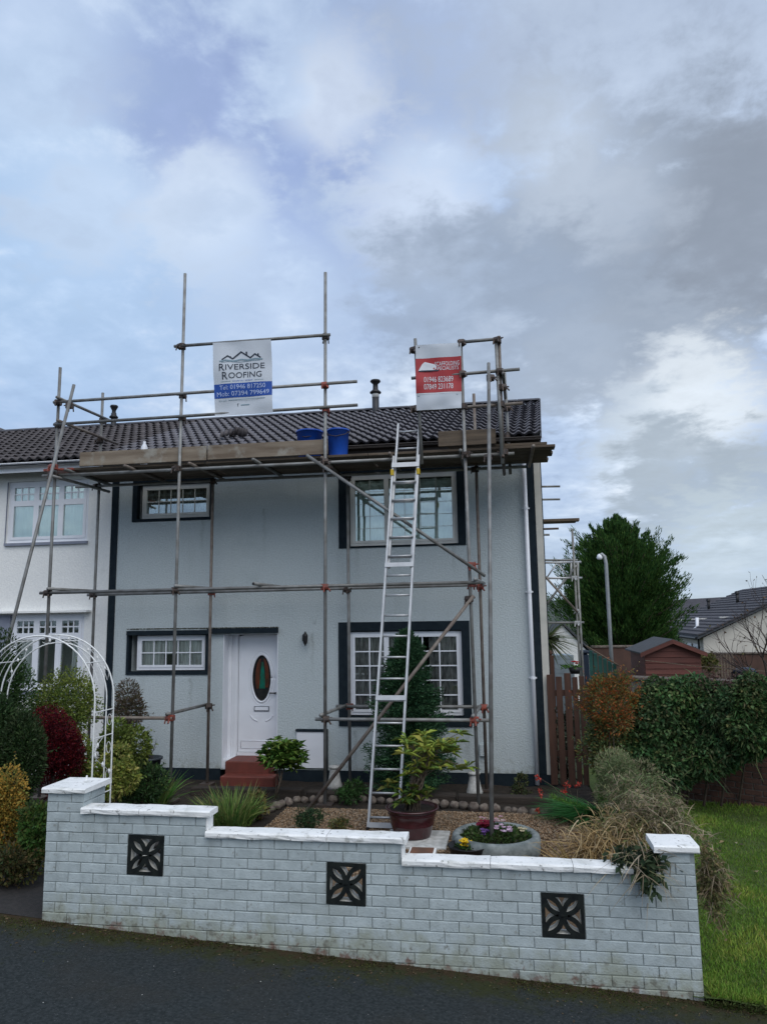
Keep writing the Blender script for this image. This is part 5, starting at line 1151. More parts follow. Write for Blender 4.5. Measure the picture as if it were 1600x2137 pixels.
pbush('clipped_bush', 165, 1580, 9.1, 80, 150, .30, 6000, (.034, .020), YG[1:]+MG, 'yellow green bush between the red shrub and the arch leg', zbase=.0, k=8)
pbush('laurel', 245, 1560, 9.6, 110, 130, .38, 4500, (.06, .030), MG+[(.12, .15, .03)], 'leafy green shrub just right of the arch', zbase=.0, k=9)
pbush('gold_variegated_shrub', 225, 1620, 9.0, 110, 110, .30, 3500, (.055, .026), YG, 'yellow green variegated shrub behind the left pier', zbase=.0, k=9)
pbush('brown_shrub', 268, 1475, 11.0, 85, 110, .30, 2600, (.07, .016), [(.10, .085, .045), (.075, .085, .035), (.13, .10, .07), (.16, .13, .11)], 'brownish narrow leaved shrub against the corner of the grey house', zbase=.0, k=8)
pbush('ground_ivy', 75, 1730, 6.65, 80, 130, .25, 2200, (.045, .028), [(.035, .085, .02), (.05, .11, .025), (.08, .11, .03)], 'green ground cover at the foot of the left pier', zbase=.26, cat='plant', k=8)
pbush('ground_ivy', 30, 1800, 6.4, 140, 70, .22, 1800, (.04, .022), [(.035, .06, .02), (.07, .075, .025), (.10, .075, .03)], 'straggling weeds along the edge of the path', zbase=.27, cat='plant', k=9)
pbush('low_shrub', 290, 1650, 9.6, 120, 110, .35, 2600, (.05, .026), DG+[(.03, .07, .02)], 'low dark green plants under the dark pot', zbase=0, cat='plant', k=9)
def rosette(parent, P, n_per, L_, Wd, pal, name='foliage', up=.35, droop=.25, mat=None):
    """whorls of long leaves at the shoot tips"""
    n = len(P); a = np.tile(np.arange(n_per)*2*math.pi/n_per, n)+np.repeat(rng.uniform(0, 6, n), n_per)
    tilt = rng.uniform(-.15, .8, n*n_per); D = np.c_[np.cos(a)*np.cos(tilt), np.sin(a)*np.cos(tilt), np.sin(tilt)+up*.3]
    link(bpy.data.objects.new(name, leaf_mesh(name, np.repeat(P, n_per, 0), D, L_*rng.uniform(.7, 1.2, n*n_per), Wd*rng.uniform(.8, 1.2, n*n_per), pal, mat or m_leaf, droop, .12, twist=np.tile([0, 0, 1.], (n*n_per, 1))+rng.normal(scale=.25, size=(n*n_per, 3)))), parent)
def rhodo(name, base, center, rad, ntip, nper, leaf, pal, label, stemr=.009, stemmat=None, inner=.5, nst=26, bs=.04):
    root = empty(name, base, label, 'shrub'); P, d = lobes_pts(center, rad, ntip, 7, .5, inner=inner)
    rosette(root, P, nper, leaf[0], leaf[1], pal); mb = MB(); b = Vector(base); c = Vector(center)
    for i in range(0, ntip, max(1, ntip//nst)):
        t = Vector(tuple(P[i])); m1 = b.lerp(c, .45)+Vector((random.uniform(-.08, .08), random.uniform(-.08, .08), 0)); mb.path([b+Vector((random.uniform(-bs, bs), random.uniform(-bs, bs), 0)), m1, c.lerp(t, .55), t], stemr, 5, .004)
    mb.build('stem', stemmat or m_twig, root, True); return root
RG = [(.08, .17, .035), (.11, .21, .04), (.05, .12, .03), (.17, .23, .05)]
p = at(584, 1572, 10.75); b = at(574, 1660, 10.75)
rhodo('rhododendron', (b.x, 10.75, 0), p, (.40, .33, .38), 110, 10, (.15, .046), RG, 'green rhododendron bush growing in front of the white meter box', inner=.35, nst=5, bs=.015)
p = at(882, 1590, PY); 
rhodo('potted_rhododendron', (PX, PY, .06+hp_*.9), at(880, 1570, PY), (.58, .42, .44), 38, 9, (.17, .044), [(.22, .30, .05), (.30, .36, .06), (.14, .23, .05), (.38, .36, .08), (.10, .16, .05)], 'straggly yellow green rhododendron growing in the dark red pot', .008, m_twig, .7, 30, .10)
P = np.array([[PX+random.uniform(-.28, .2), PY-.1+random.uniform(-.1, .1), .06+hp_+random.uniform(.05, .3)] for _ in range(14)])
rosette(bpy.data.objects['potted_rhododendron'], P, 8, .13, .042, [(.10, .17, .03), (.06, .12, .03), (.20, .19, .04)], 'lower_foliage')
# conifer in front of the lower window
def conifer(name, base, h, r0, nbr, nleaf, leaf, pal, label, shape, spray=.5, up=.15, trunk=.06, tip=.0, crown0=.05, jag=.25, asp=1.0, tight=1.0, big=False):
    b = np.array(base, float); root = empty(name, Vector(base), label, 'tree'); Ps, Ds = [], []; mb = MB()
    mb.path([tuple(b), tuple(b+[0, 0, h*.5]), tuple(b+[0, 0, h*.97])], trunk, 7, trunk*.15)
    for i in range(nbr):
        t = crown0+(1-crown0)*rng.random()**.85; a = rng.uniform(0, 2*math.pi); rr = r0*shape(t)*(1+rng.normal(scale=jag*.5))
        rr = max(rr, .04)*(1.30 if big and i % 9 == 0 else 1.0); e = np.array([math.cos(a)*rr, math.sin(a)*rr*asp, 0]); st = b+[0, 0, h*t*(1-up*.5)-.0]; en = b+[0, 0, h*t]+e+[0, 0, up*rr*rng.uniform(.3, 1.2)]
        d = en-st; ln = np.linalg.norm(d)
        if i % 4 == 0: mb.path([tuple(st), tuple((st+en)/2), tuple(en)], trunk*.22, 4, .004)
        k = int(nleaf*(1.8 if big and i % 9 == 0 else 1)); s = rng.uniform(spray, 1.04, k)
        off = rng.normal(scale=(.10*rr+.025)*(tight*.5+.5), size=(k, 3))*(1.1-s[:, None]*.75); Ps.append(st+d*s[:, None]+off); Ds.append(d/ln*.9+rng.normal(scale=.45*tight, size=(k, 3))+[0, 0, up])
    P, D = np.concatenate(Ps), np.concatenate(Ds); k = P[:, 2] > b[2]+.02
    P, D = P[k], D[k]; link(bpy.data.objects.new('crown', leaf_mesh('crown', P, D, leaf[0]*rng.uniform(.6, 1.35, len(P)), leaf[1]*rng.uniform(.7, 1.3, len(P)), pal, m_needle, .05, .15)), root)
    mb.build('trunk', m_bark, root, True); return root
cb = atz(858, 1668, 0); cy_ = 11.0; cx_ = at(852, 1600, cy_).x; ch_ = at(852, 1318, cy_).z
conifer('spruce', (cx_, cy_, 0), ch_, .68, 400, 150, (.06, .014), [(.024, .075, .034), (.04, .10, .042), (.016, .05, .026), (.055, .12, .055)], 'dark green conifer growing in front of the large lower window', lambda t: (1-t)**.62*(.95 if t > .15 else .8)+.03, spray=.25, up=.12, trunk=.035, jag=.25, asp=.62)
# strap-leaved clumps
def clump(name, x, y, n, L0, L1, wd, pal, label, spread=.16, bend=.7, z=0.0, lean=.45, cat='plant', mat=None):
    root = empty(name, (x, y, z), label, cat); a = rng.uniform(0, 6.28, n); q = spread*np.sqrt(rng.random(n))
    P = np.c_[x+q*np.cos(a), y+q*np.sin(a), np.full(n, z)]; D = np.c_[np.cos(a)*lean*rng.random(n)*2, np.sin(a)*lean*rng.random(n)*2, np.ones(n)]
    link(bpy.data.objects.new('leaves', blade_mesh('leaves', P, D, rng.uniform(L0, L1, n), wd*rng.uniform(.7, 1.2, n), pal, mat or m_leaf, rng.uniform(.2, 1, n)*bend)), root); return root
p = atz(482, 1725, 0); clump('iris_clump', p.x, p.y, 520, .35, .62, .016, [(.11, .21, .05), (.16, .26, .06), (.07, .15, .04), (.26, .25, .10)], 'bright green clump of strap leaves left of the gravel bed', .24)
p = atz(322, 1690, 0); clump('iris_clump', p.x, p.y, 220, .35, .70, .020, [(.07, .19, .035), (.10, .24, .05), (.20, .23, .08)], 'green strap leaved plant behind the coping left of the scaffold standard', .14)
pbush('bergenia', 535, 1680, 9.7, 50, 40, .16, 130, (.07, .045), [(.20, .17, .05), (.12, .11, .04), (.10, .05, .04)], 'small yellowing plant between the strap leaves and the stone edging', cat='plant')
pbush('heather', 652, 1708, 8.9, 70, 50, .22, 1500, (.035, .012), [(.03, .06, .03), (.05, .09, .035), (.025, .045, .025)], 'low grey green heather just behind the middle coping', cat='plant')
pbush('heather', 712, 1720, 8.7, 40, 30, .14, 500, (.035, .012), [(.05, .08, .03), (.16, .12, .04)], 'tiny green plant right of the heather, behind the middle coping', cat='plant')
pbush('low_fern', 735, 1650, 10.7, 60, 45, .22, 700, (.07, .022), [(.03, .075, .022), (.045, .10, .03)], 'low bright green plant behind the stone edging beside the ladder', cat='plant')
pbush('rose_bush', 1085, 1640, 11.4, 40, 60, .14, 160, (.05, .03), [(.05, .07, .03), (.09, .10, .04)], 'thin young rose against the black plinth', cat='plant')
# spiky green plant and the red poker flowers
p = atz(1245, 1700, .1); sp = empty('spiky_plant', (p.x, p.y, 0), 'deep green spiky plant with bottlebrush shoots near the right end of the bed', 'plant')
n = 900; a = rng.uniform(R(120), R(300), n); P = np.c_[p.x+rng.normal(scale=.06, size=n), p.y+rng.normal(scale=.06, size=n), np.full(n, .08)]; D = np.c_[np.cos(a)*rng.uniform(.6, 1.4, n), np.sin(a)*.7, rng.uniform(.1, .55, n)]
link(bpy.data.objects.new('leaves', blade_mesh('leaves', P, D, rng.uniform(.3, .75, n), .010, [(.035, .16, .045), (.05, .20, .055), (.075, .22, .06)], m_leaf, .35)), sp)
Ps, Ds = [], []
for (ax_, ay_), (bx_, by_) in (((1252, 1690), (1254, 1622)), ((1255, 1698), (1150, 1662)), ((1255, 1702), (1222, 1690)), ((1258, 1702), (1275, 1690)), ((1250, 1700), (1262, 1712))):
    A, Bp = np.array(at(ax_, ay_, p.y)), np.array(at(bx_, by_, p.y-.15)); k = 420; t = rng.random((k, 1)); Ps.append(A+(Bp-A)*t); dd = unit((Bp-A)[None])[0]; Ds.append(rng.normal(size=(k, 3))+dd*.8)
link(bpy.data.objects.new('shoots', leaf_mesh('shoots', np.concatenate(Ps), np.concatenate(Ds), .055, .007, [(.07, .19, .035), (.11, .25, .045), (.14, .26, .05)], m_needle)), sp)
rf_ = empty('red_flowers', (at(1125, 1700, 9.9).x, 9.9, 0), 'arching stems with scarlet flowers in front of the downpipe', 'flowers'); mb = MB(); fp = []
for tx_, ty_ in ((1123, 1622), (1125, 1655), (1121, 1692), (1182, 1640), (1206, 1636), (1176, 1655)):
    t = at(tx_, ty_, 9.9); b = Vector((p.x-.25, 9.95, .12)); mb.path([b, b.lerp(t, .6)+Vector((0, 0, .06)), t], .004, 4, .002); fp += [np.array(t)+rng.normal(scale=.018, size=3) for _ in range(5)]
mb.build('stem', m_twig, rf_); fp = np.array(fp); link(bpy.data.objects.new('petals', leaf_mesh('petals', np.repeat(fp, 5, 0), rng.normal(size=(len(fp)*5, 3)), .035, .018, [(.45, .03, .02), (.38, .06, .04), (.5, .10, .08)], m_leaf)), rf_)
# grey-green shrub and dry climbers on the right-hand end of the wall
pbush('grey_green_shrub', 1290, 1625, 9.6, 150, 150, .35, 6500, (.05, .010), [(.14, .20, .085), (.21, .24, .13), (.10, .15, .06), (.27, .25, .16)], 'wispy grey green shrub in front of the orange bush', k=10, up=.5)
def tangle(name, pts_fn, n, L_, r, pal, label, leafn=0, leafp=None, zmin=-.2, leafsz=(.05, .03)):
    """a tangle of thin dry stems (flat ribbons crossed), plus a few leaves"""
    root = empty(name, Vector(tuple(pts_fn(1)[0])), label, 'plant'); C = pts_fn(n); D = rng.normal(size=(n, 3)); D[:, 2] += .35
    link(bpy.data.objects.new('dry_stems', blade_mesh('dry_stems', C, D, L_*rng.uniform(.5, 1.4, n), r*rng.uniform(.6, 1.4, n), pal, m_dry, rng.uniform(.3, 1.6, n), 5)), root)
    if leafn:
        C = pts_fn(leafn); link(bpy.data.objects.new('leaves', leaf_mesh('leaves', C, rng.normal(size=(leafn, 3))+[0, -.3, -.2], leafsz[0]*rng.uniform(.5, 1.3, leafn), leafsz[1], leafp, m_leaf, .2)), root)
    return root
def ell(px, py, Y, wpx, hpx, dep):
    c = np.array(at(px, py, Y)); s = (at(px+50, py, Y)-at(px-50, py, Y)).length/100
    ph = rng.uniform(0, 6, 6)
    def f(n):
        d = sphere_pts(n); k = .86+.30*np.sin(4*d[:, 0]+ph[0])*np.sin(5*d[:, 2]+ph[1])+.22*np.sin(9*d[:, 0]+ph[2]+3*d[:, 1])+.18*np.sin(11*d[:, 2]+ph[3])
        return c+d*(rng.random((n, 1))**.4)*k[:, None]*np.array([wpx/2*s, dep, hpx/2*s])
    return f
DRY = [(.30, .235, .155), (.22, .17, .11), (.40, .33, .24), (.16, .125, .085), (.18, .19, .085)]
tangle('dry_climber', ell(1365, 1705, 7.7, 170, 110, .45), 1500, .13, .006, DRY, 'tangled brown dead climber behind the right pier', 2200, [(.12, .16, .06), (.22, .18, .10), (.09, .13, .05), (.28, .22, .15)], leafsz=(.045, .02))
tangle('dry_climber', ell(1330, 1650, 8.6, 150, 90, .35), 900, .14, .005, DRY+[(.16, .20, .10)], 'pale dry stems below the dark hedge', 2200, [(.13, .19, .08), (.20, .21, .10), (.09, .14, .05)], leafsz=(.045, .016))
tangle('dry_grass', ell(1240, 1765, 7.3, 110, 60, .2), 260, .30, .009, [(.36, .25, .11), (.28, .18, .08), (.42, .32, .18)], 'clump of straw coloured dead leaves behind the lower coping', 0)
tangle('dead_bracken', ell(1300, 1735, 7.5, 180, 90, .3), 900, .16, .007, [(.40, .29, .15), (.32, .23, .12), (.46, .37, .24), (.24, .17, .10), (.16, .17, .07)], 'straw coloured dead growth spilling towards the lower coping', 700, [(.20, .17, .07), (.12, .15, .05), (.30, .22, .10)], leafsz=(.05, .018))
p = at(1235, 1800, 7.2); clump('dry_stalks', p.x, 7.2, 170, .22, .48, .012, [(.36, .25, .11), (.28, .18, .08), (.40, .30, .15), (.30, .24, .05)], 'upright straw coloured stalks left of the right pier', .22, .8, .25, .7, 'plant', m_dry)
tangle('trailing_climber', ell(1483, 1835, 6.15, 75, 170, .16), 420, .11, .005, DRY+[(.10, .12, .05)], 'dry climber hanging down outside the right pier over the lawn', 1300, [(.15, .16, .06), (.22, .17, .08), (.10, .14, .05), (.28, .21, .12)], leafsz=(.045, .018))
tangle('ivy_trail', ell(1335, 1795, 5.86, 150, 50, .20), 130, .22, .006, DRY, 'ivy trailing over the lower coping beside the right pier', 420, [(.03, .055, .028), (.05, .075, .035), (.025, .04, .024)], leafsz=(.065, .04))
tangle('ivy_trail', ell(1352, 1830, 5.70, 60, 70, .05), 40, .18, .005, DRY, 'ivy sprig hanging down the face of the wall below the right coping', 120, [(.03, .055, .028), (.05, .075, .035)], leafsz=(.07, .035))
# hedge, orange shrub, brick wall on the right
pbush('orange_shrub', 1272, 1468, 10.6, 165, 175, .45, 6500, (.045, .018), [(.40, .13, .035), (.30, .15, .05), (.42, .085, .03), (.17, .15, .05), (.10, .13, .04), (.08, .12, .04)], 'orange and red autumn shrub between the fence and the dark hedge', k=22, lobe=.30, up=.5, shoots=120)
pbush('green_underbrush', 1262, 1560, 10.7, 120, 150, .32, 4200, (.05, .024), [(.09, .15, .055), (.14, .18, .06), (.22, .15, .05), (.07, .11, .045)], 'dull green growth under the orange shrub, beside the gate', k=12)
HG = [(.045, .105, .036), (.075, .15, .05), (.028, .07, .028), (.11, .18, .075), (.13, .14, .06)]
hd = empty('hedge', (2.6, 10.9, 0), 'big dark green ivy hedge hanging over the red brick wall', 'hedge'); Ps, Ds, Ts = [], [], []
for (px, py, wp, hp2, Y, n, pal) in ((1430, 1520, 240, 210, 10.75, 9000, 0), (1520, 1490, 220, 160, 10.6, 8000, 0), (1390, 1600, 190, 130, 10.7, 6000, 0), (1570, 1470, 160, 150, 10.4, 6000, 0), (1480, 1570, 180, 130, 10.6, 6000, 0), (1370, 1470, 140, 140, 10.8, 5000, 0), (1335, 1520, 90, 130, 10.75, 2600, 0), (1565, 1530, 150, 150, 10.35, 5000, 0), (1450, 1450, 200, 90, 10.7, 4500, 0)):
    c = at(px, py, Y); s = (at(px+50, py, Y)-at(px-50, py, Y)).length/100; P, d = lobes_pts(c, (wp/2*s, .36, hp2/2*s), n, 12, .42, inner=.6); Ps.append(P); Ds.append(d); Ts.append((rng.uniform(.7, 1.35, (12, 1))*rng.uniform(.88, 1.12, (12, 3)))[LAST_LOBE])
P, d = np.concatenate(Ps), np.concatenate(Ds)
link(bpy.data.objects.new('foliage', leaf_mesh('foliage', P, d*.6+rng.normal(scale=.6, size=P.shape)+[0, -.2, -.1], .06*rng.uniform(.5, 1.4, len(P)), .04*rng.uniform(.6, 1.3, len(P)), HG, m_leaf, .2, tone=np.concatenate(Ts))), hd)
i_ = rng.choice(len(P), 700, replace=False); link(bpy.data.objects.new('shoots', blade_mesh('shoots', P[i_], d[i_]+rng.normal(scale=.4, size=(700, 3))+[0, -.2, .5], rng.uniform(.08, .24, 700), .012, HG+[(.16, .11, .07)], m_leaf, .8)), hd)
mb = MB()
for k in range(10): x = 1.7+k*.22; mb.path([(x, 11.0, .0), (x+.1, 10.9, .6), (x+random.uniform(-.2, .2), 10.7, 1.3)], .02, 5, .008)
mb.build('stem', m_bark, hd)
tangle('hedge_top_twigs', ell(1500, 1425, 10.7, 240, 50, .3), 420, .16, .006, [(.12, .075, .065), (.10, .07, .06), (.16, .11, .10)], 'reddish dry twigs along the top of the dark hedge', 300, [(.10, .05, .045), (.06, .06, .03)])
# red brick wall, running obliquely
wa, wb = atz(1330, 1652, 0), atz(1680, 1700, 0); zt_ = 1.60
rw = empty('brick_wall', (wa+wb)/2, 'low red brown brick wall behind the lawn, half covered by the hedge', 'wall'); dv = (wb-wa); lw_ = dv.length; ang = math.atan2(dv.y, dv.x); M0 = Matrix.Translation(wa) @ Matrix.Rotation(ang, 4, 'Z')
o = link(bpy.data.objects.new('mortar_core', MB().box(0, lw_, .012, .22, -.1, zt_).mesh('mortar_core', m_mortar)), rw, M0)
bme = MB().cbox(-.106, .106, 0, .06, 0, .066, .005, .002).mesh('brick', m_brick)
for r_ in range(9):
    for i in range(int(lw_/.225)+1):
        x = i*.225+(.112 if r_ % 2 else 0)
        if x < lw_-.1 and x > lw_*.25: inst('brick', bme, M0 @ Matrix.Translation((x, random.uniform(-.003, .003), r_*.076+.004)), rw)
o = link(bpy.data.objects.new('coping', MB().cbox(-.1, lw_, -.03, .26, zt_+.001, zt_+.05, .01).mesh('coping', m_stone)), rw, M0)

# lawn grass
def grass(name, n, xr, yr, h, pal, label):
    x = rng.uniform(*xr, n); y = yr[0]+(yr[1]-yr[0])*rng.random(n)**1.5; keep = ~((x < 1.32) & (y < 6.1)); x, y = x[keep], y[keep]; n = len(x)
    z = np.array([zlawn(a, b) for a, b in zip(x, y)])
    D = np.c_[rng.normal(scale=.45, size=n), rng.normal(scale=.45, size=n), np.ones(n)]
    pt_ = np.sin(x*4.1+1.3*np.sin(y*2.3))+np.sin(y*5.3+x*2.0)+np.sin(x*9.7-y*7.1)*.6+rng.normal(scale=.5, size=n); tone = np.clip(1+.16*pt_, .55, 1.5)[:, None]*np.where(pt_[:, None] > 1.3, [[1.15, .95, 1.0]], [[.95, 1, .95]])
    kp = rng.random(n) < np.where(pt_ < -1.4, .5, 1.0); x, y, z, D, tone = x[kp], y[kp], z[kp], D[kp], tone[kp]; n = len(x); h = h*np.clip(1+.15*pt_[kp], .6, 1.5)
    return tag(link(bpy.data.objects.new(name, leaf_mesh(name, np.c_[x, y, z-.004], D, h*rng.uniform(.5, 1.4, n), .007, pal, m_leaf, .1, tone=tone))), label, 'grass', kind='stuff')
grass('grass', 90000, (1.28, 4.6), (5.8, 11.2), .05, [(.145, .25, .035), (.18, .28, .045), (.11, .205, .03), (.22, .25, .065), (.13, .26, .04)], 'short mown green lawn grass right of the garden wall')
lv = empty('fallen_leaves', (1.9, 7, 0), 'few pale fallen leaves on the lawn', 'leaves'); P = np.array([[*atz(px, py, -.0)[:2], 0] for px, py in ((1520, 1965), (1560, 1957), (1531, 1760), (1540, 1764), (1415, 1985), (1570, 1810))]); P[:, 2] = [zlawn(a, b)+.035 for a, b, _ in P]
link(bpy.data.objects.new('leaf', leaf_mesh('leaf', P, rng.normal(size=P.shape)*[1, 1, .1], .06, .04, [(.5, .45, .35), (.4, .3, .2)], m_leaf)), lv)
def tuft_line(name, label, n, f, pal, h):
    P = f(n); D = rng.normal(size=P.shape)*[.6, .6, .2]+[0, -.3, .8]
    return tag(link(bpy.data.objects.new(name, leaf_mesh(name, P, D, h*rng.uniform(.4, 1.5, len(P)), .006, pal, m_leaf, .3))), label, 'moss', kind='stuff')
def mossf(n):
    x = rng.uniform(xpl0-.1, xpr1, n); k = np.sin(x*2.3)+np.sin(x*5.1+1)+np.sin(x*11.7); x = x[k > .1]; y = YW-.005-np.abs(rng.normal(scale=.05, size=len(x))); return np.c_[x, y, .22-SL*(x+3.74)-.002]
tuft_line('verge_moss', 'moss and tiny weeds in the joint at the foot of the garden wall', 2600, mossf, [(.05, .055, .015), (.07, .05, .03), (.035, .05, .012)], .022)
def mossg(n):
    x = rng.uniform(xpr1, 4.5, n); y = YW-.04+rng.normal(scale=.03, size=n); return np.c_[x, y, .22-SL*(np.minimum(x, 4)+3.74)+.005]
tuft_line('lawn_fringe', 'ragged grass fringe where the lawn meets the pavement', 2600, mossg, [(.05, .08, .018), (.08, .09, .03), (.035, .05, .015)], .05)

# ================================================================ FENCE, SHED, TREES AND HOUSES BEYOND
YG_ = 11.9
gt = empty('picket_fence', (at(1180, 1650, YG_).x, YG_, 0), 'dark brown vertical board gate between the grey house and the orange shrub', 'fence')
for px0, px1, pt, pbm in ((1147, 1161, 1408, 1650), (1166, 1179, 1412, 1652), (1184, 1198, 1405, 1652), (1201, 1212, 1413, 1650), (1215, 1226, 1411, 1648)):
    a, b = at(px0-2, 1530, YG_).x, at(px1-2, 1530, YG_).x; MB().cbox(a, b, YG_, YG_+.022, .04, at(px0, pt, YG_).z, .004).build('board', m_fence, gt)
a, b = at(1145, 1530, YG_).x, at(1230, 1530, YG_).x
for z in (.45, 1.35): MB().cbox(a, b, YG_+.024, YG_+.06, z, z+.09, .004).build('rail', m_fence, gt)
a = at(1149, 1400, 12.9); MB().cbox(a.x-.05, a.x+.06, 12.9, 13.0, 0, at(1149, 1368, 12.9).z, .008).lathe([(0, .09), (.04, .07), (.05, .03), (.03, 0)], (a.x, 12.95, at(1149, 1368, 12.9).z), 8).build('post', m_fence, gt)
hb = at(1199, 1398, 12.0); fb = empty('flower_pot', (hb.x, 12.0, 1.5), 'small pot with red flowers on top of the gate', 'flower pot'); MB().lathe([(0, 0), (.07, 0), (.10, .1), (0, .1)], (hb.x, 12.02, hb.z-.06), 12).build('pot', m_black, fb, True)
greens(fb, hb.x-.05, 12.02, hb.z+.02, .14, .1, .06, 90, (.05, .025), [(.06, .15, .02)]); flowers(fb, hb.x+.02, 12.0, hb.z+.08, .05, 8, [(.4, .02, .02)])
pbush('ivy_on_fence', 1175, 1560, 12.25, 80, 220, .12, 900, (.055, .04), [(.05, .06, .04), (.10, .10, .08), (.03, .045, .03), (.22, .22, .2)], 'variegated leaves showing through the gate boards', cat='plant')
# shed
YSH = 17.5
ap = at(1400, 1336, YSH); l_ = at(1342, 1362, YSH); r_ = at(1465, 1357, YSH); zl_ = (l_.z+r_.z)/2
sh = empty('garden_shed', ((l_.x+r_.x)/2, YSH, 0), 'red brown wooden garden shed with felt roof behind the hedge', 'shed'); sx0, sx1 = l_.x+.02, r_.x-.05; xm = ap.x; DSH = 1.9; dxs = .0
k = 0; z = .0
while z < ap.z-.06:
    z2 = min(z+.125, ap.z-.02); wl = (0 if z < zl_ else (z-zl_)/(ap.z-zl_)); a, b = sx0+(xm-sx0)*wl, sx1+(xm-sx1)*wl
    w2_ = (0 if z2 < zl_ else (z2-zl_)/(ap.z-zl_)); a2, b2 = sx0+(xm-sx0)*w2_, sx1+(xm-sx1)*w2_
    if z > .6: MB().add([(a, YSH-.018, z), (b, YSH-.018, z), (b2, YSH, z2), (a2, YSH, z2), (a, YSH+.02, z), (b, YSH+.02, z), (b2, YSH+.02, z2), (a2, YSH+.02, z2)], [(0,1,2,3),(0,4,5,1),(3,2,6,7),(4,7,6,5),(0,3,7,4),(1,5,6,2)]).build('board', m_shed, sh)
    z = z2
MB().add([(sx0, YSH+.01, 0), (sx0+dxs, YSH+DSH, 0), (sx0+dxs, YSH+DSH, zl_), (sx0, YSH+.01, zl_)], [(0,1,2,3)]).add([(sx1, YSH+.01, 0), (sx1+dxs, YSH+DSH, 0), (sx1+dxs, YSH+DSH, zl_), (sx1, YSH+.01, zl_)], [(3,2,1,0)]).add([(sx0, YSH+.021, 0), (sx1, YSH+.021, 0), (sx1, YSH+.021, zl_), (xm, YSH+.021, ap.z-.02), (sx0, YSH+.021, zl_)], [(0,1,2,3,4)]).build('side_wall', m_shed, sh)
def shroof(x0, z0, x1, z1):
    d = Vector((x0-x1, z0-z1)); d.normalize(); e = .12; x0, z0 = x0+d.x*e, z0+d.y*e
    V = [(x0, YSH-.12, z0), (x1, YSH-.12, z1), (x1+dxs, YSH+DSH+.1, z1), (x0+dxs, YSH+DSH+.1, z0)]; V += [(x, y, z+.03) for x, y, z in V]
    fixn(MB().add(V, [(0,1,2,3),(4,5,6,7),(0,1,5,4),(1,2,6,5),(2,3,7,6),(3,0,4,7)]).build('roof', m_felt, sh))
    V = [(x0, YSH-.14, z0-.07), (x1, YSH-.14, z1-.07), (x1, YSH-.14, z1+.02), (x0, YSH-.14, z0+.02)]; V += [(x, y+.02, z) for x, y, z in V]
    fixn(MB().add(V, [(0,1,2,3),(4,5,6,7),(0,1,5,4),(1,2,6,5),(2,3,7,6),(3,0,4,7)]).build('bargeboard', m_shed, sh))
shroof(sx0, zl_, xm, ap.z); shroof(sx1, zl_, xm, ap.z)
# big conifer tree
YT = 27.0; tb = at(1290, 1385, YT); ht = at(1310, 1075, YT).z
conifer('cypress_tree', (at(1297, 1300, YT).x, YT, -.05), ht*.985, 1.52, 950, 140, (.16, .032), [(.030, .085, .020), (.05, .115, .026), (.018, .052, .014), (.075, .14, .03)], 'big bushy dark green cypress tree behind the gable scaffold', lambda t: .30+.75*math.sin(math.pi*min(1, t*.80+.14))**.9 if t < .66 else (1.0*(1-t)/.34)**1.0*.92+.03, spray=.38, up=.50, trunk=.20, crown0=.20, jag=.42, tight=.5, big=True)
# lamp post
YL = 22.0; lb_ = at(1277, 1375, YL); lt = at(1258, 1158, YL); lmp = empty('lamp_post', (lb_.x, YL, 0), 'pale grey lamp post with bent over top in front of the cypress tree', 'lamp post')
lx = at(1268, 1250, YL).x
MB().path([(lx, YL, 0), (lx, YL, 2.5), (lx, YL, lt.z-.25), (lx-.03, YL, lt.z-.05), (lx-.10, YL, lt.z+.02), (lx-.17, YL, lt.z-.03)], .055, 10, .05).build('post', M('lamp_post_paint', (.33, .35, .36), rough=.5, metal=.3), lmp, True)
MB().lathe([(.02, .06), (.06, .03), (.085, -.05), (.06, -.10), (0, -.11)], (lx-.17, YL, lt.z-.03), 12).build('lamp_head', m_upvc, lmp, True)
# palm, outbuilding, bins and fences in the gardens behind
pm = at(1141, 1335, 18.5); root = empty('cabbage_palm', (pm.x, 18.5, 0), 'spiky cabbage palm peeping out behind the corner of the house', 'palm'); MB().path([(pm.x, 18.5, 0), (pm.x, 18.5, pm.z-.1)], .09, 8, .07).build('trunk', m_bark, root, True)
n = 260; d = sphere_pts(n); d[:, 2] = d[:, 2]*.7+.2; link(bpy.data.objects.new('crown', blade_mesh('crown', np.tile(np.array(pm), (n, 1)), d, rng.uniform(.5, .85, n), .035, [(.06, .10, .03), (.09, .12, .05), (.16, .15, .08)], m_leaf, .6)), root)
YB = 23.5; ob = empty('outbuilding', (at(1180, 1380, YB).x, YB, 0), 'small white gabled outbuilding beyond the gate', 'outbuilding'); a, b, t = at(1120, 1350, YB), at(1228, 1350, YB), at(1172, 1304, YB)
MB().prism([(a.x, 0), (b.x, 0), (b.x, a.z-.2), (t.x, t.z), (a.x, a.z-.2)], YB, YB+3).build('wall', m_white, ob); 
for s0, s1 in (((a.x-.15, a.z-.26), (t.x, t.z+.03)), ((t.x, t.z+.03), (b.x+.15, a.z-.26))): MB().prism([s0, s1, (s1[0], s1[1]+.08), (s0[0], s0[1]+.08)], YB-.1, YB+3.1).build('roof', m_felt, ob)
MB().cbox(at(1172, 1330, YB).x-.35, at(1172, 1330, YB).x-.1, YB-.03, YB, at(1172, 1337, YB).z, at(1172, 1330, YB).z, .01).build('window', m_black, ob)
bl_ = empty('pale_blue_shed', (at(1175, 1390, 20).x, 20, 0), 'pale blue slatted shed wall just beyond the gate', 'shed'); a, b = at(1156, 1370, 20), at(1196, 1370, 20); z = 0; m_pb = M('pale_blue_paint', (.27, .33, .37), (.22, .27, .31), 5, rough=.7, rnd=.08)
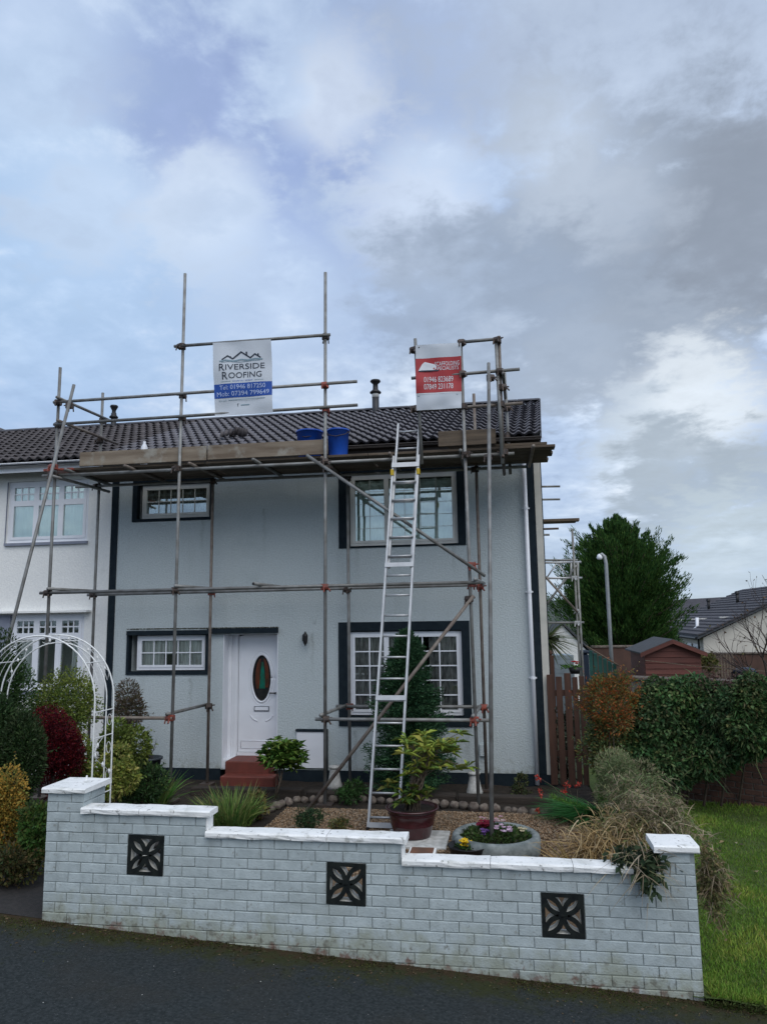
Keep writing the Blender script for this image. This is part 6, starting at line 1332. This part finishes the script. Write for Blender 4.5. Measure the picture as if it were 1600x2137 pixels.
while z < a.z: MB().cbox(a.x, b.x, 20-.02, 20.02, z, z+.118, .006).build('slat', m_pb, bl_); z += .12
MB().box(a.x, b.x, 20.02, 21.5, 0, a.z).build('body', m_pb, bl_)
m_bb = M('dark_blue_bin_plastic', (.010, .022, .045), rough=.5); m_gb = M('green_sheet', (.02, .10, .085), (.015, .075, .065), 4, rough=.6)
a, b = at(1209, 1358, 19), at(1229, 1358, 19); wbn = empty('wheelie_bin', ((a.x+b.x)/2, 19, 0), 'dark blue wheelie bin beyond the gate', 'bin'); MB().cbox(a.x+.02, b.x-.02, 19, 19.45, .05, a.z-.08, .03).build('body', m_bb, wbn); MB().cbox(a.x, b.x, 18.97, 19.5, a.z-.075, a.z, .02).build('lid', m_bb, wbn)
tp_ = empty('green_sheet_fence', (at(1255, 1390, 19.6).x, 19.6, 0), 'blue green panel fence sloping down beside the bin', 'fence')
x0_ = at(1228, 1370, 19.6).x; x1_ = at(1286, 1370, 19.6).x
for k in range(6):
    u0_, u1_ = x0_+(x1_-x0_)*k/6, x0_+(x1_-x0_)*(k+1)/6-.02; z_ = at(1228, 1355, 19.6).z+(at(1286, 1388, 19.6).z-at(1228, 1355, 19.6).z)*(k+.5)/6; MB().cbox(u0_, u1_, 19.6, 19.63, 0, z_, .004).build('panel', m_gb, tp_)
MB().tube(at(1222, 1348, 19.5), at(1290, 1389, 19.5), .02, 6).build('rail', m_twig, tp_)
# far garden walls
m_fw = M('far_brick_wall', (.10, .055, .042), (.07, .042, .034), 3, rough=.95)
fw1 = empty('far_garden_wall', (at(1290, 1380, 25).x, 25, 0), 'brown garden wall behind the shed', 'wall'); a, b = at(1236, 1352, 25), at(1345, 1352, 25); MB().cbox(a.x, b.x, 25, 25.2, -.05, a.z, .01).build('face', m_fw, fw1); MB().cbox(a.x-.05, b.x+.05, 24.96, 25.24, a.z+.002, a.z+.07, .01).build('coping', m_stone, fw1)
fw2 = empty('far_garden_wall', (at(1560, 1380, 27).x, 27, 0), 'dark red garden wall below the white gable house', 'wall'); a, b = at(1462, 1366, 27), at(1660, 1362, 27); MB().cbox(a.x, b.x, 27, 27.2, -.05, a.z, .01).build('face', m_fw, fw2); MB().cbox(a.x-.05, b.x+.05, 26.96, 27.24, a.z+.002, a.z+.06, .01).build('coping', m_stone, fw2)
tl = empty('trellis', (at(1508, 1380, 24).x, 24, 0), 'pale wooden trellis gate right of the shed', 'trellis')
for px in range(1492, 1530, 6): x = at(px, 1380, 24).x; MB().cbox(x-.025, x+.025, 24, 24.02, 0, at(px, 1366, 24).z, .003).build('slat', m_twig, tl)
for py in (1372, 1388): z = at(1510, py, 24).z; MB().cbox(at(1490, py, 24).x, at(1531, py, 24).x, 24.022, 24.05, z-.02, z+.02, .003).build('rail', m_twig, tl)
lid = at(1552, 1396, 16); ct = empty('water_barrel', (lid.x, 16, 0), 'dark blue black domed lid showing over the brick wall', 'barrel'); MB().lathe([(.20, -.5), (.21, -.06), (.22, -.05), (.19, .0), (.1, .03), (0, .035)], (lid.x, 16, lid.z), 20).build('lid', m_bb, ct, True); MB().lathe([(0, 0), (.24, 0), (.255, lid.z-.07)], (lid.x, 16, 0), 20).build('drum', m_black, ct, True)
pbush('fence_shrub', 1475, 1385, 22, 45, 45, .4, 500, (.10, .05), [(.10, .11, .03), (.14, .11, .04)], 'yellowish shrub between the shed and the trellis')
# houses further off
YH = 40.0
A = at(1466, 1331, YH); fh = empty('gable_house', (A.x+3, YH, 0), 'pale house with dark tiled roof beyond the gardens on the right', 'house')
apx = at(1690, 1222, YH+1.5); zE_, zA_ = A.z, apx.z; Wg = apx.x-A.x; dl = at(1376, 1322, YH+13); bx_ = dl-Vector((A.x, YH, A.z)); bx_ = Vector((dl.x-A.x, 13.0, 0))
m_pale = M('pale_house_render', (.56, .53, .47), (.50, .47, .42), 2, rough=.9); m_froof = M('far_roof_tile', (.062, .058, .066), (.045, .042, .048), 2.5, rough=.75, rnd=.1)
Af = Vector((A.x, YH, 0)); Rg = Vector((2*Wg, 2.0, 0)); 
def fp_(u, v, z): q = Af+Rg*u+bx_*v; return (q.x, q.y, z)
fixn(MB().add([fp_(0,0,-1), fp_(1,0,-1), fp_(1,0,zE_), fp_(.5,0,zA_), fp_(0,0,zE_), fp_(0,1,-1), fp_(1,1,-1), fp_(1,1,zE_), fp_(.5,1,zA_), fp_(0,1,zE_)], [(0,1,2,3,4), (5,9,8,7,6), (0,4,9,5), (1,6,7,2)]).build('wall', m_pale, fh))
frf = empty('x', (0, 0, 0)); bpy.data.objects.remove(frf)
def roofslab(u0, z0, u1, z1):
    V = [fp_(u0, -.03, z0), fp_(u1, -.03, z1), fp_(u1, 1.03, z1), fp_(u0, 1.03, z0)]; V = [(x, y, z+.05) for x, y, z in V]+[(x, y, z+.22) for x, y, z in V]
    return fixn(MB().add(V, [(0,1,2,3),(4,5,6,7),(0,1,5,4),(1,2,6,5),(2,3,7,6),(3,0,4,7)]).build('roof', m_felt, fh))
r1 = roofslab(-.03, zE_-.1, .5, zA_); roofslab(1.03, zE_-.1, .5, zA_)
ncs = 17
for k in range(ncs):                                              # tile courses of the far roof
    t0, t1 = k/ncs, (k+1)/ncs+.01; u0_, u1_ = -.03+.53*t0, -.03+.53*t1; z0_, z1_ = zE_-.1+(zA_-zE_+.1)*t0, zE_-.1+(zA_-zE_+.1)*t1
    V = [fp_(u0_, -.035, z0_+.30), fp_(u1_, -.035, z1_+.23), fp_(u1_, 1.035, z1_+.23), fp_(u0_, 1.035, z0_+.30)]; V += [(x, y, z-.06) for x, y, z in V]
    fixn(MB().add(V, [(0,1,2,3),(0,1,5,4),(1,2,6,5),(2,3,7,6),(3,0,4,7)]).build('tile_course', m_froof, r1))
MB().tube(fp_(-.035, -.02, zE_-.02), fp_(-.035, 1.02, zE_-.02), .07, 8).build('gutter', m_black, fh)
for v in (.04, .45): q = fp_(-.012, v, 0); MB().tube((q[0], q[1]-.05, -1), (q[0], q[1]-.05, zE_), .05, 8).build('downpipe', m_black, fh)
for v0, v1 in ((.08, .17), (.20, .30), (.50, .62)):
    a, b = fp_(-.006, v0, 0), fp_(-.006, v1, 0); wv_ = MB().add([(a[0], a[1], zE_-1.5), (b[0], b[1], zE_-1.5), (b[0], b[1], zE_-.35), (a[0], a[1], zE_-.35)], [(0,1,2,3)]).build('window', m_upvc, fh)
    for f0, f1 in ((.1, .46), (.54, .9)):
        a2, b2 = fp_(-.012, v0+(v1-v0)*f0, 0), fp_(-.012, v0+(v1-v0)*f1, 0); MB().add([(a2[0], a2[1], zE_-1.4), (b2[0], b2[1], zE_-1.4), (b2[0], b2[1], zE_-.5), (a2[0], a2[1], zE_-.5)], [(0,1,2,3)]).build('pane', m_sgd, wv_)
def onroof(px, py):                                               # point of the photo on the near slope of that roof
    o_, p0, p1, p2 = Vector((0, 0, CZ)), Vector(fp_(-.03, 0, zE_+.2)), Vector(fp_(.5, 0, zA_+.3)), Vector(fp_(-.03, 1, zE_+.2)); nn_ = (p1-p0).cross(p2-p0); d = ray(px, py); return o_+d*((p0-o_).dot(nn_)/d.dot(nn_))
for px in (1402, 1422, 1448, 1466, 1512): q = onroof(px, 1296-(px-1400)*.06); MB().cbox(q.x-.28, q.x+.28, q.y-.05, q.y+.1, q.z-.02, q.z+.06, .01).build('roof_vent', m_orn, r1)
q = onroof(1454, 1306); MB().path([(q.x-.25, q.y-.1, q.z-.25), (q.x, q.y, q.z-.05), (q.x+.02, q.y, q.z+.45)], .09, 8).build('white_flue', m_upvc, r1, True)
for px, py in ((1478, 1262), (1538, 1248)): q = onroof(px, py+8); MB().tube((q.x, q.y, q.z-.2), (q.x, q.y, q.z+.5), .09, 8).lathe([(.13, .45), (.13, .6), (0, .65)], (q.x, q.y, q.z), 8).build('flue_pipe', m_black, r1, True)
# row of roofs behind it
bk = empty('far_terrace', (at(1450, 1260, 62).x, 62, 0), 'long dark roof of a terrace behind the pale gable house', 'house'); a, b = at(1368, 1254, 62), at(1640, 1236, 62); e = at(1368, 1300, 58)
MB().add([(a.x, 62, a.z), (b.x, 62, a.z+.4), (b.x, 58, e.z), (a.x, 58, e.z)], [(3,2,1,0)]).build('roof', m_froof, bk); MB().box(a.x, b.x, 58.3, 62, -1, e.z).build('wall', m_pale, bk)
# bare tree at the right edge
btp = at(1640, 1400, 13.5); bt = empty('bare_tree', (btp.x, 13.5, 0), 'bare twiggy tree with a few last leaves at the right edge', 'tree'); mb = MB(); tips = []
def grow(p, d, l, r, dep):
    q = p+d*l; mb.path([p, p.lerp(q, .5)+Vector((random.uniform(-1, 1), random.uniform(-1, 1), random.uniform(-1, 1)))*l*.06, q], r, 5 if dep > 1 else 3, r*.6)
    if dep == 0: tips.append(q); return
    for _ in range(3 if dep > 2 else random.choice((2, 3))):
        nd = (d+Vector((random.uniform(-.8, .65), random.uniform(-.6, .6), random.uniform(-.35, .5)))).normalized(); grow(p.lerp(q, random.uniform(.55, 1)), nd, l*random.uniform(.6, .85), r*.58, dep-1)
grow(Vector((btp.x+.1, 13.5, 0)), Vector((-.03, 0, 1)), 1.15, .05, 5)
mb.build('branches', M('dark_twig', (.07, .05, .045), rough=.95), bt)
tp2 = np.array([t for t in tips if random.random() < .35]); link(bpy.data.objects.new('leaves', leaf_mesh('leaves', tp2, rng.normal(size=tp2.shape), .05, .035, [(.12, .07, .04), (.08, .05, .03), (.10, .09, .04)], m_leaf)), bt)
# clothes line wire
wr = MB().path([at(1345, 1378, 15), at(1450, 1390, 15), at(1640, 1404, 15)], .008, 4).build('washing_line', m_twig); tag(wr, 'thin slack washing line in front of the shed', 'washing line')

# litter along the foot of the wall
n = 1500; x = rng.uniform(-5.5, 2.2, n); y = YW-.01-np.abs(rng.normal(scale=.16, size=n))*(1+.5*np.sin(x*3.1)); P = np.c_[x, y, .22-SL*(x+3.74)+.006]
tag(link(bpy.data.objects.new('leaf_litter', leaf_mesh('leaf_litter', P, np.c_[rng.normal(size=(n, 2)), rng.normal(scale=.15, size=n)], rng.uniform(.006, .03, n), rng.uniform(.004, .016, n), [(.09, .06, .035), (.05, .04, .025), (.05, .06, .02), (.14, .10, .06), (.03, .035, .015)], m_dry, 0, .1))), 'crumbled leaves and dirt scattered along the foot of the garden wall', 'leaf litter', kind='stuff')
n = 2600; x = rng.uniform(-4.2, 2.0, n); k_ = np.sin(x*1.7+.5)+np.sin(x*4.3)+.7*np.sin(x*9.1); x = x[k_ > -.2]; y = YW-.02-np.abs(rng.normal(scale=.11, size=len(x))); P = np.c_[x, y, .22-SL*(x+3.74)+.002]
tag(link(bpy.data.objects.new('pavement_moss', leaf_mesh('pavement_moss', P, rng.normal(size=P.shape)*[.6, .6, .1]+[0, 0, .6], .010, .012, [(.05, .06, .012), (.035, .045, .010), (.07, .07, .02)], m_dry, 0, .1))), 'patches of green moss on the pavement near the wall', 'moss', kind='stuff')
# repeats share a group
_by = {}
for o in bpy.data.objects:
    if o.parent is None and 'label' in o and o.get('kind') is None: _by.setdefault(o.name.split('.')[0], []).append(o)
for k_, v_ in _by.items():
    if len(v_) > 1:
        for o in v_:
            if 'group' not in o: o['group'] = k_.replace('_', ' ')+'s around the front garden' if 'far' not in k_ else 'garden walls beyond the shed'
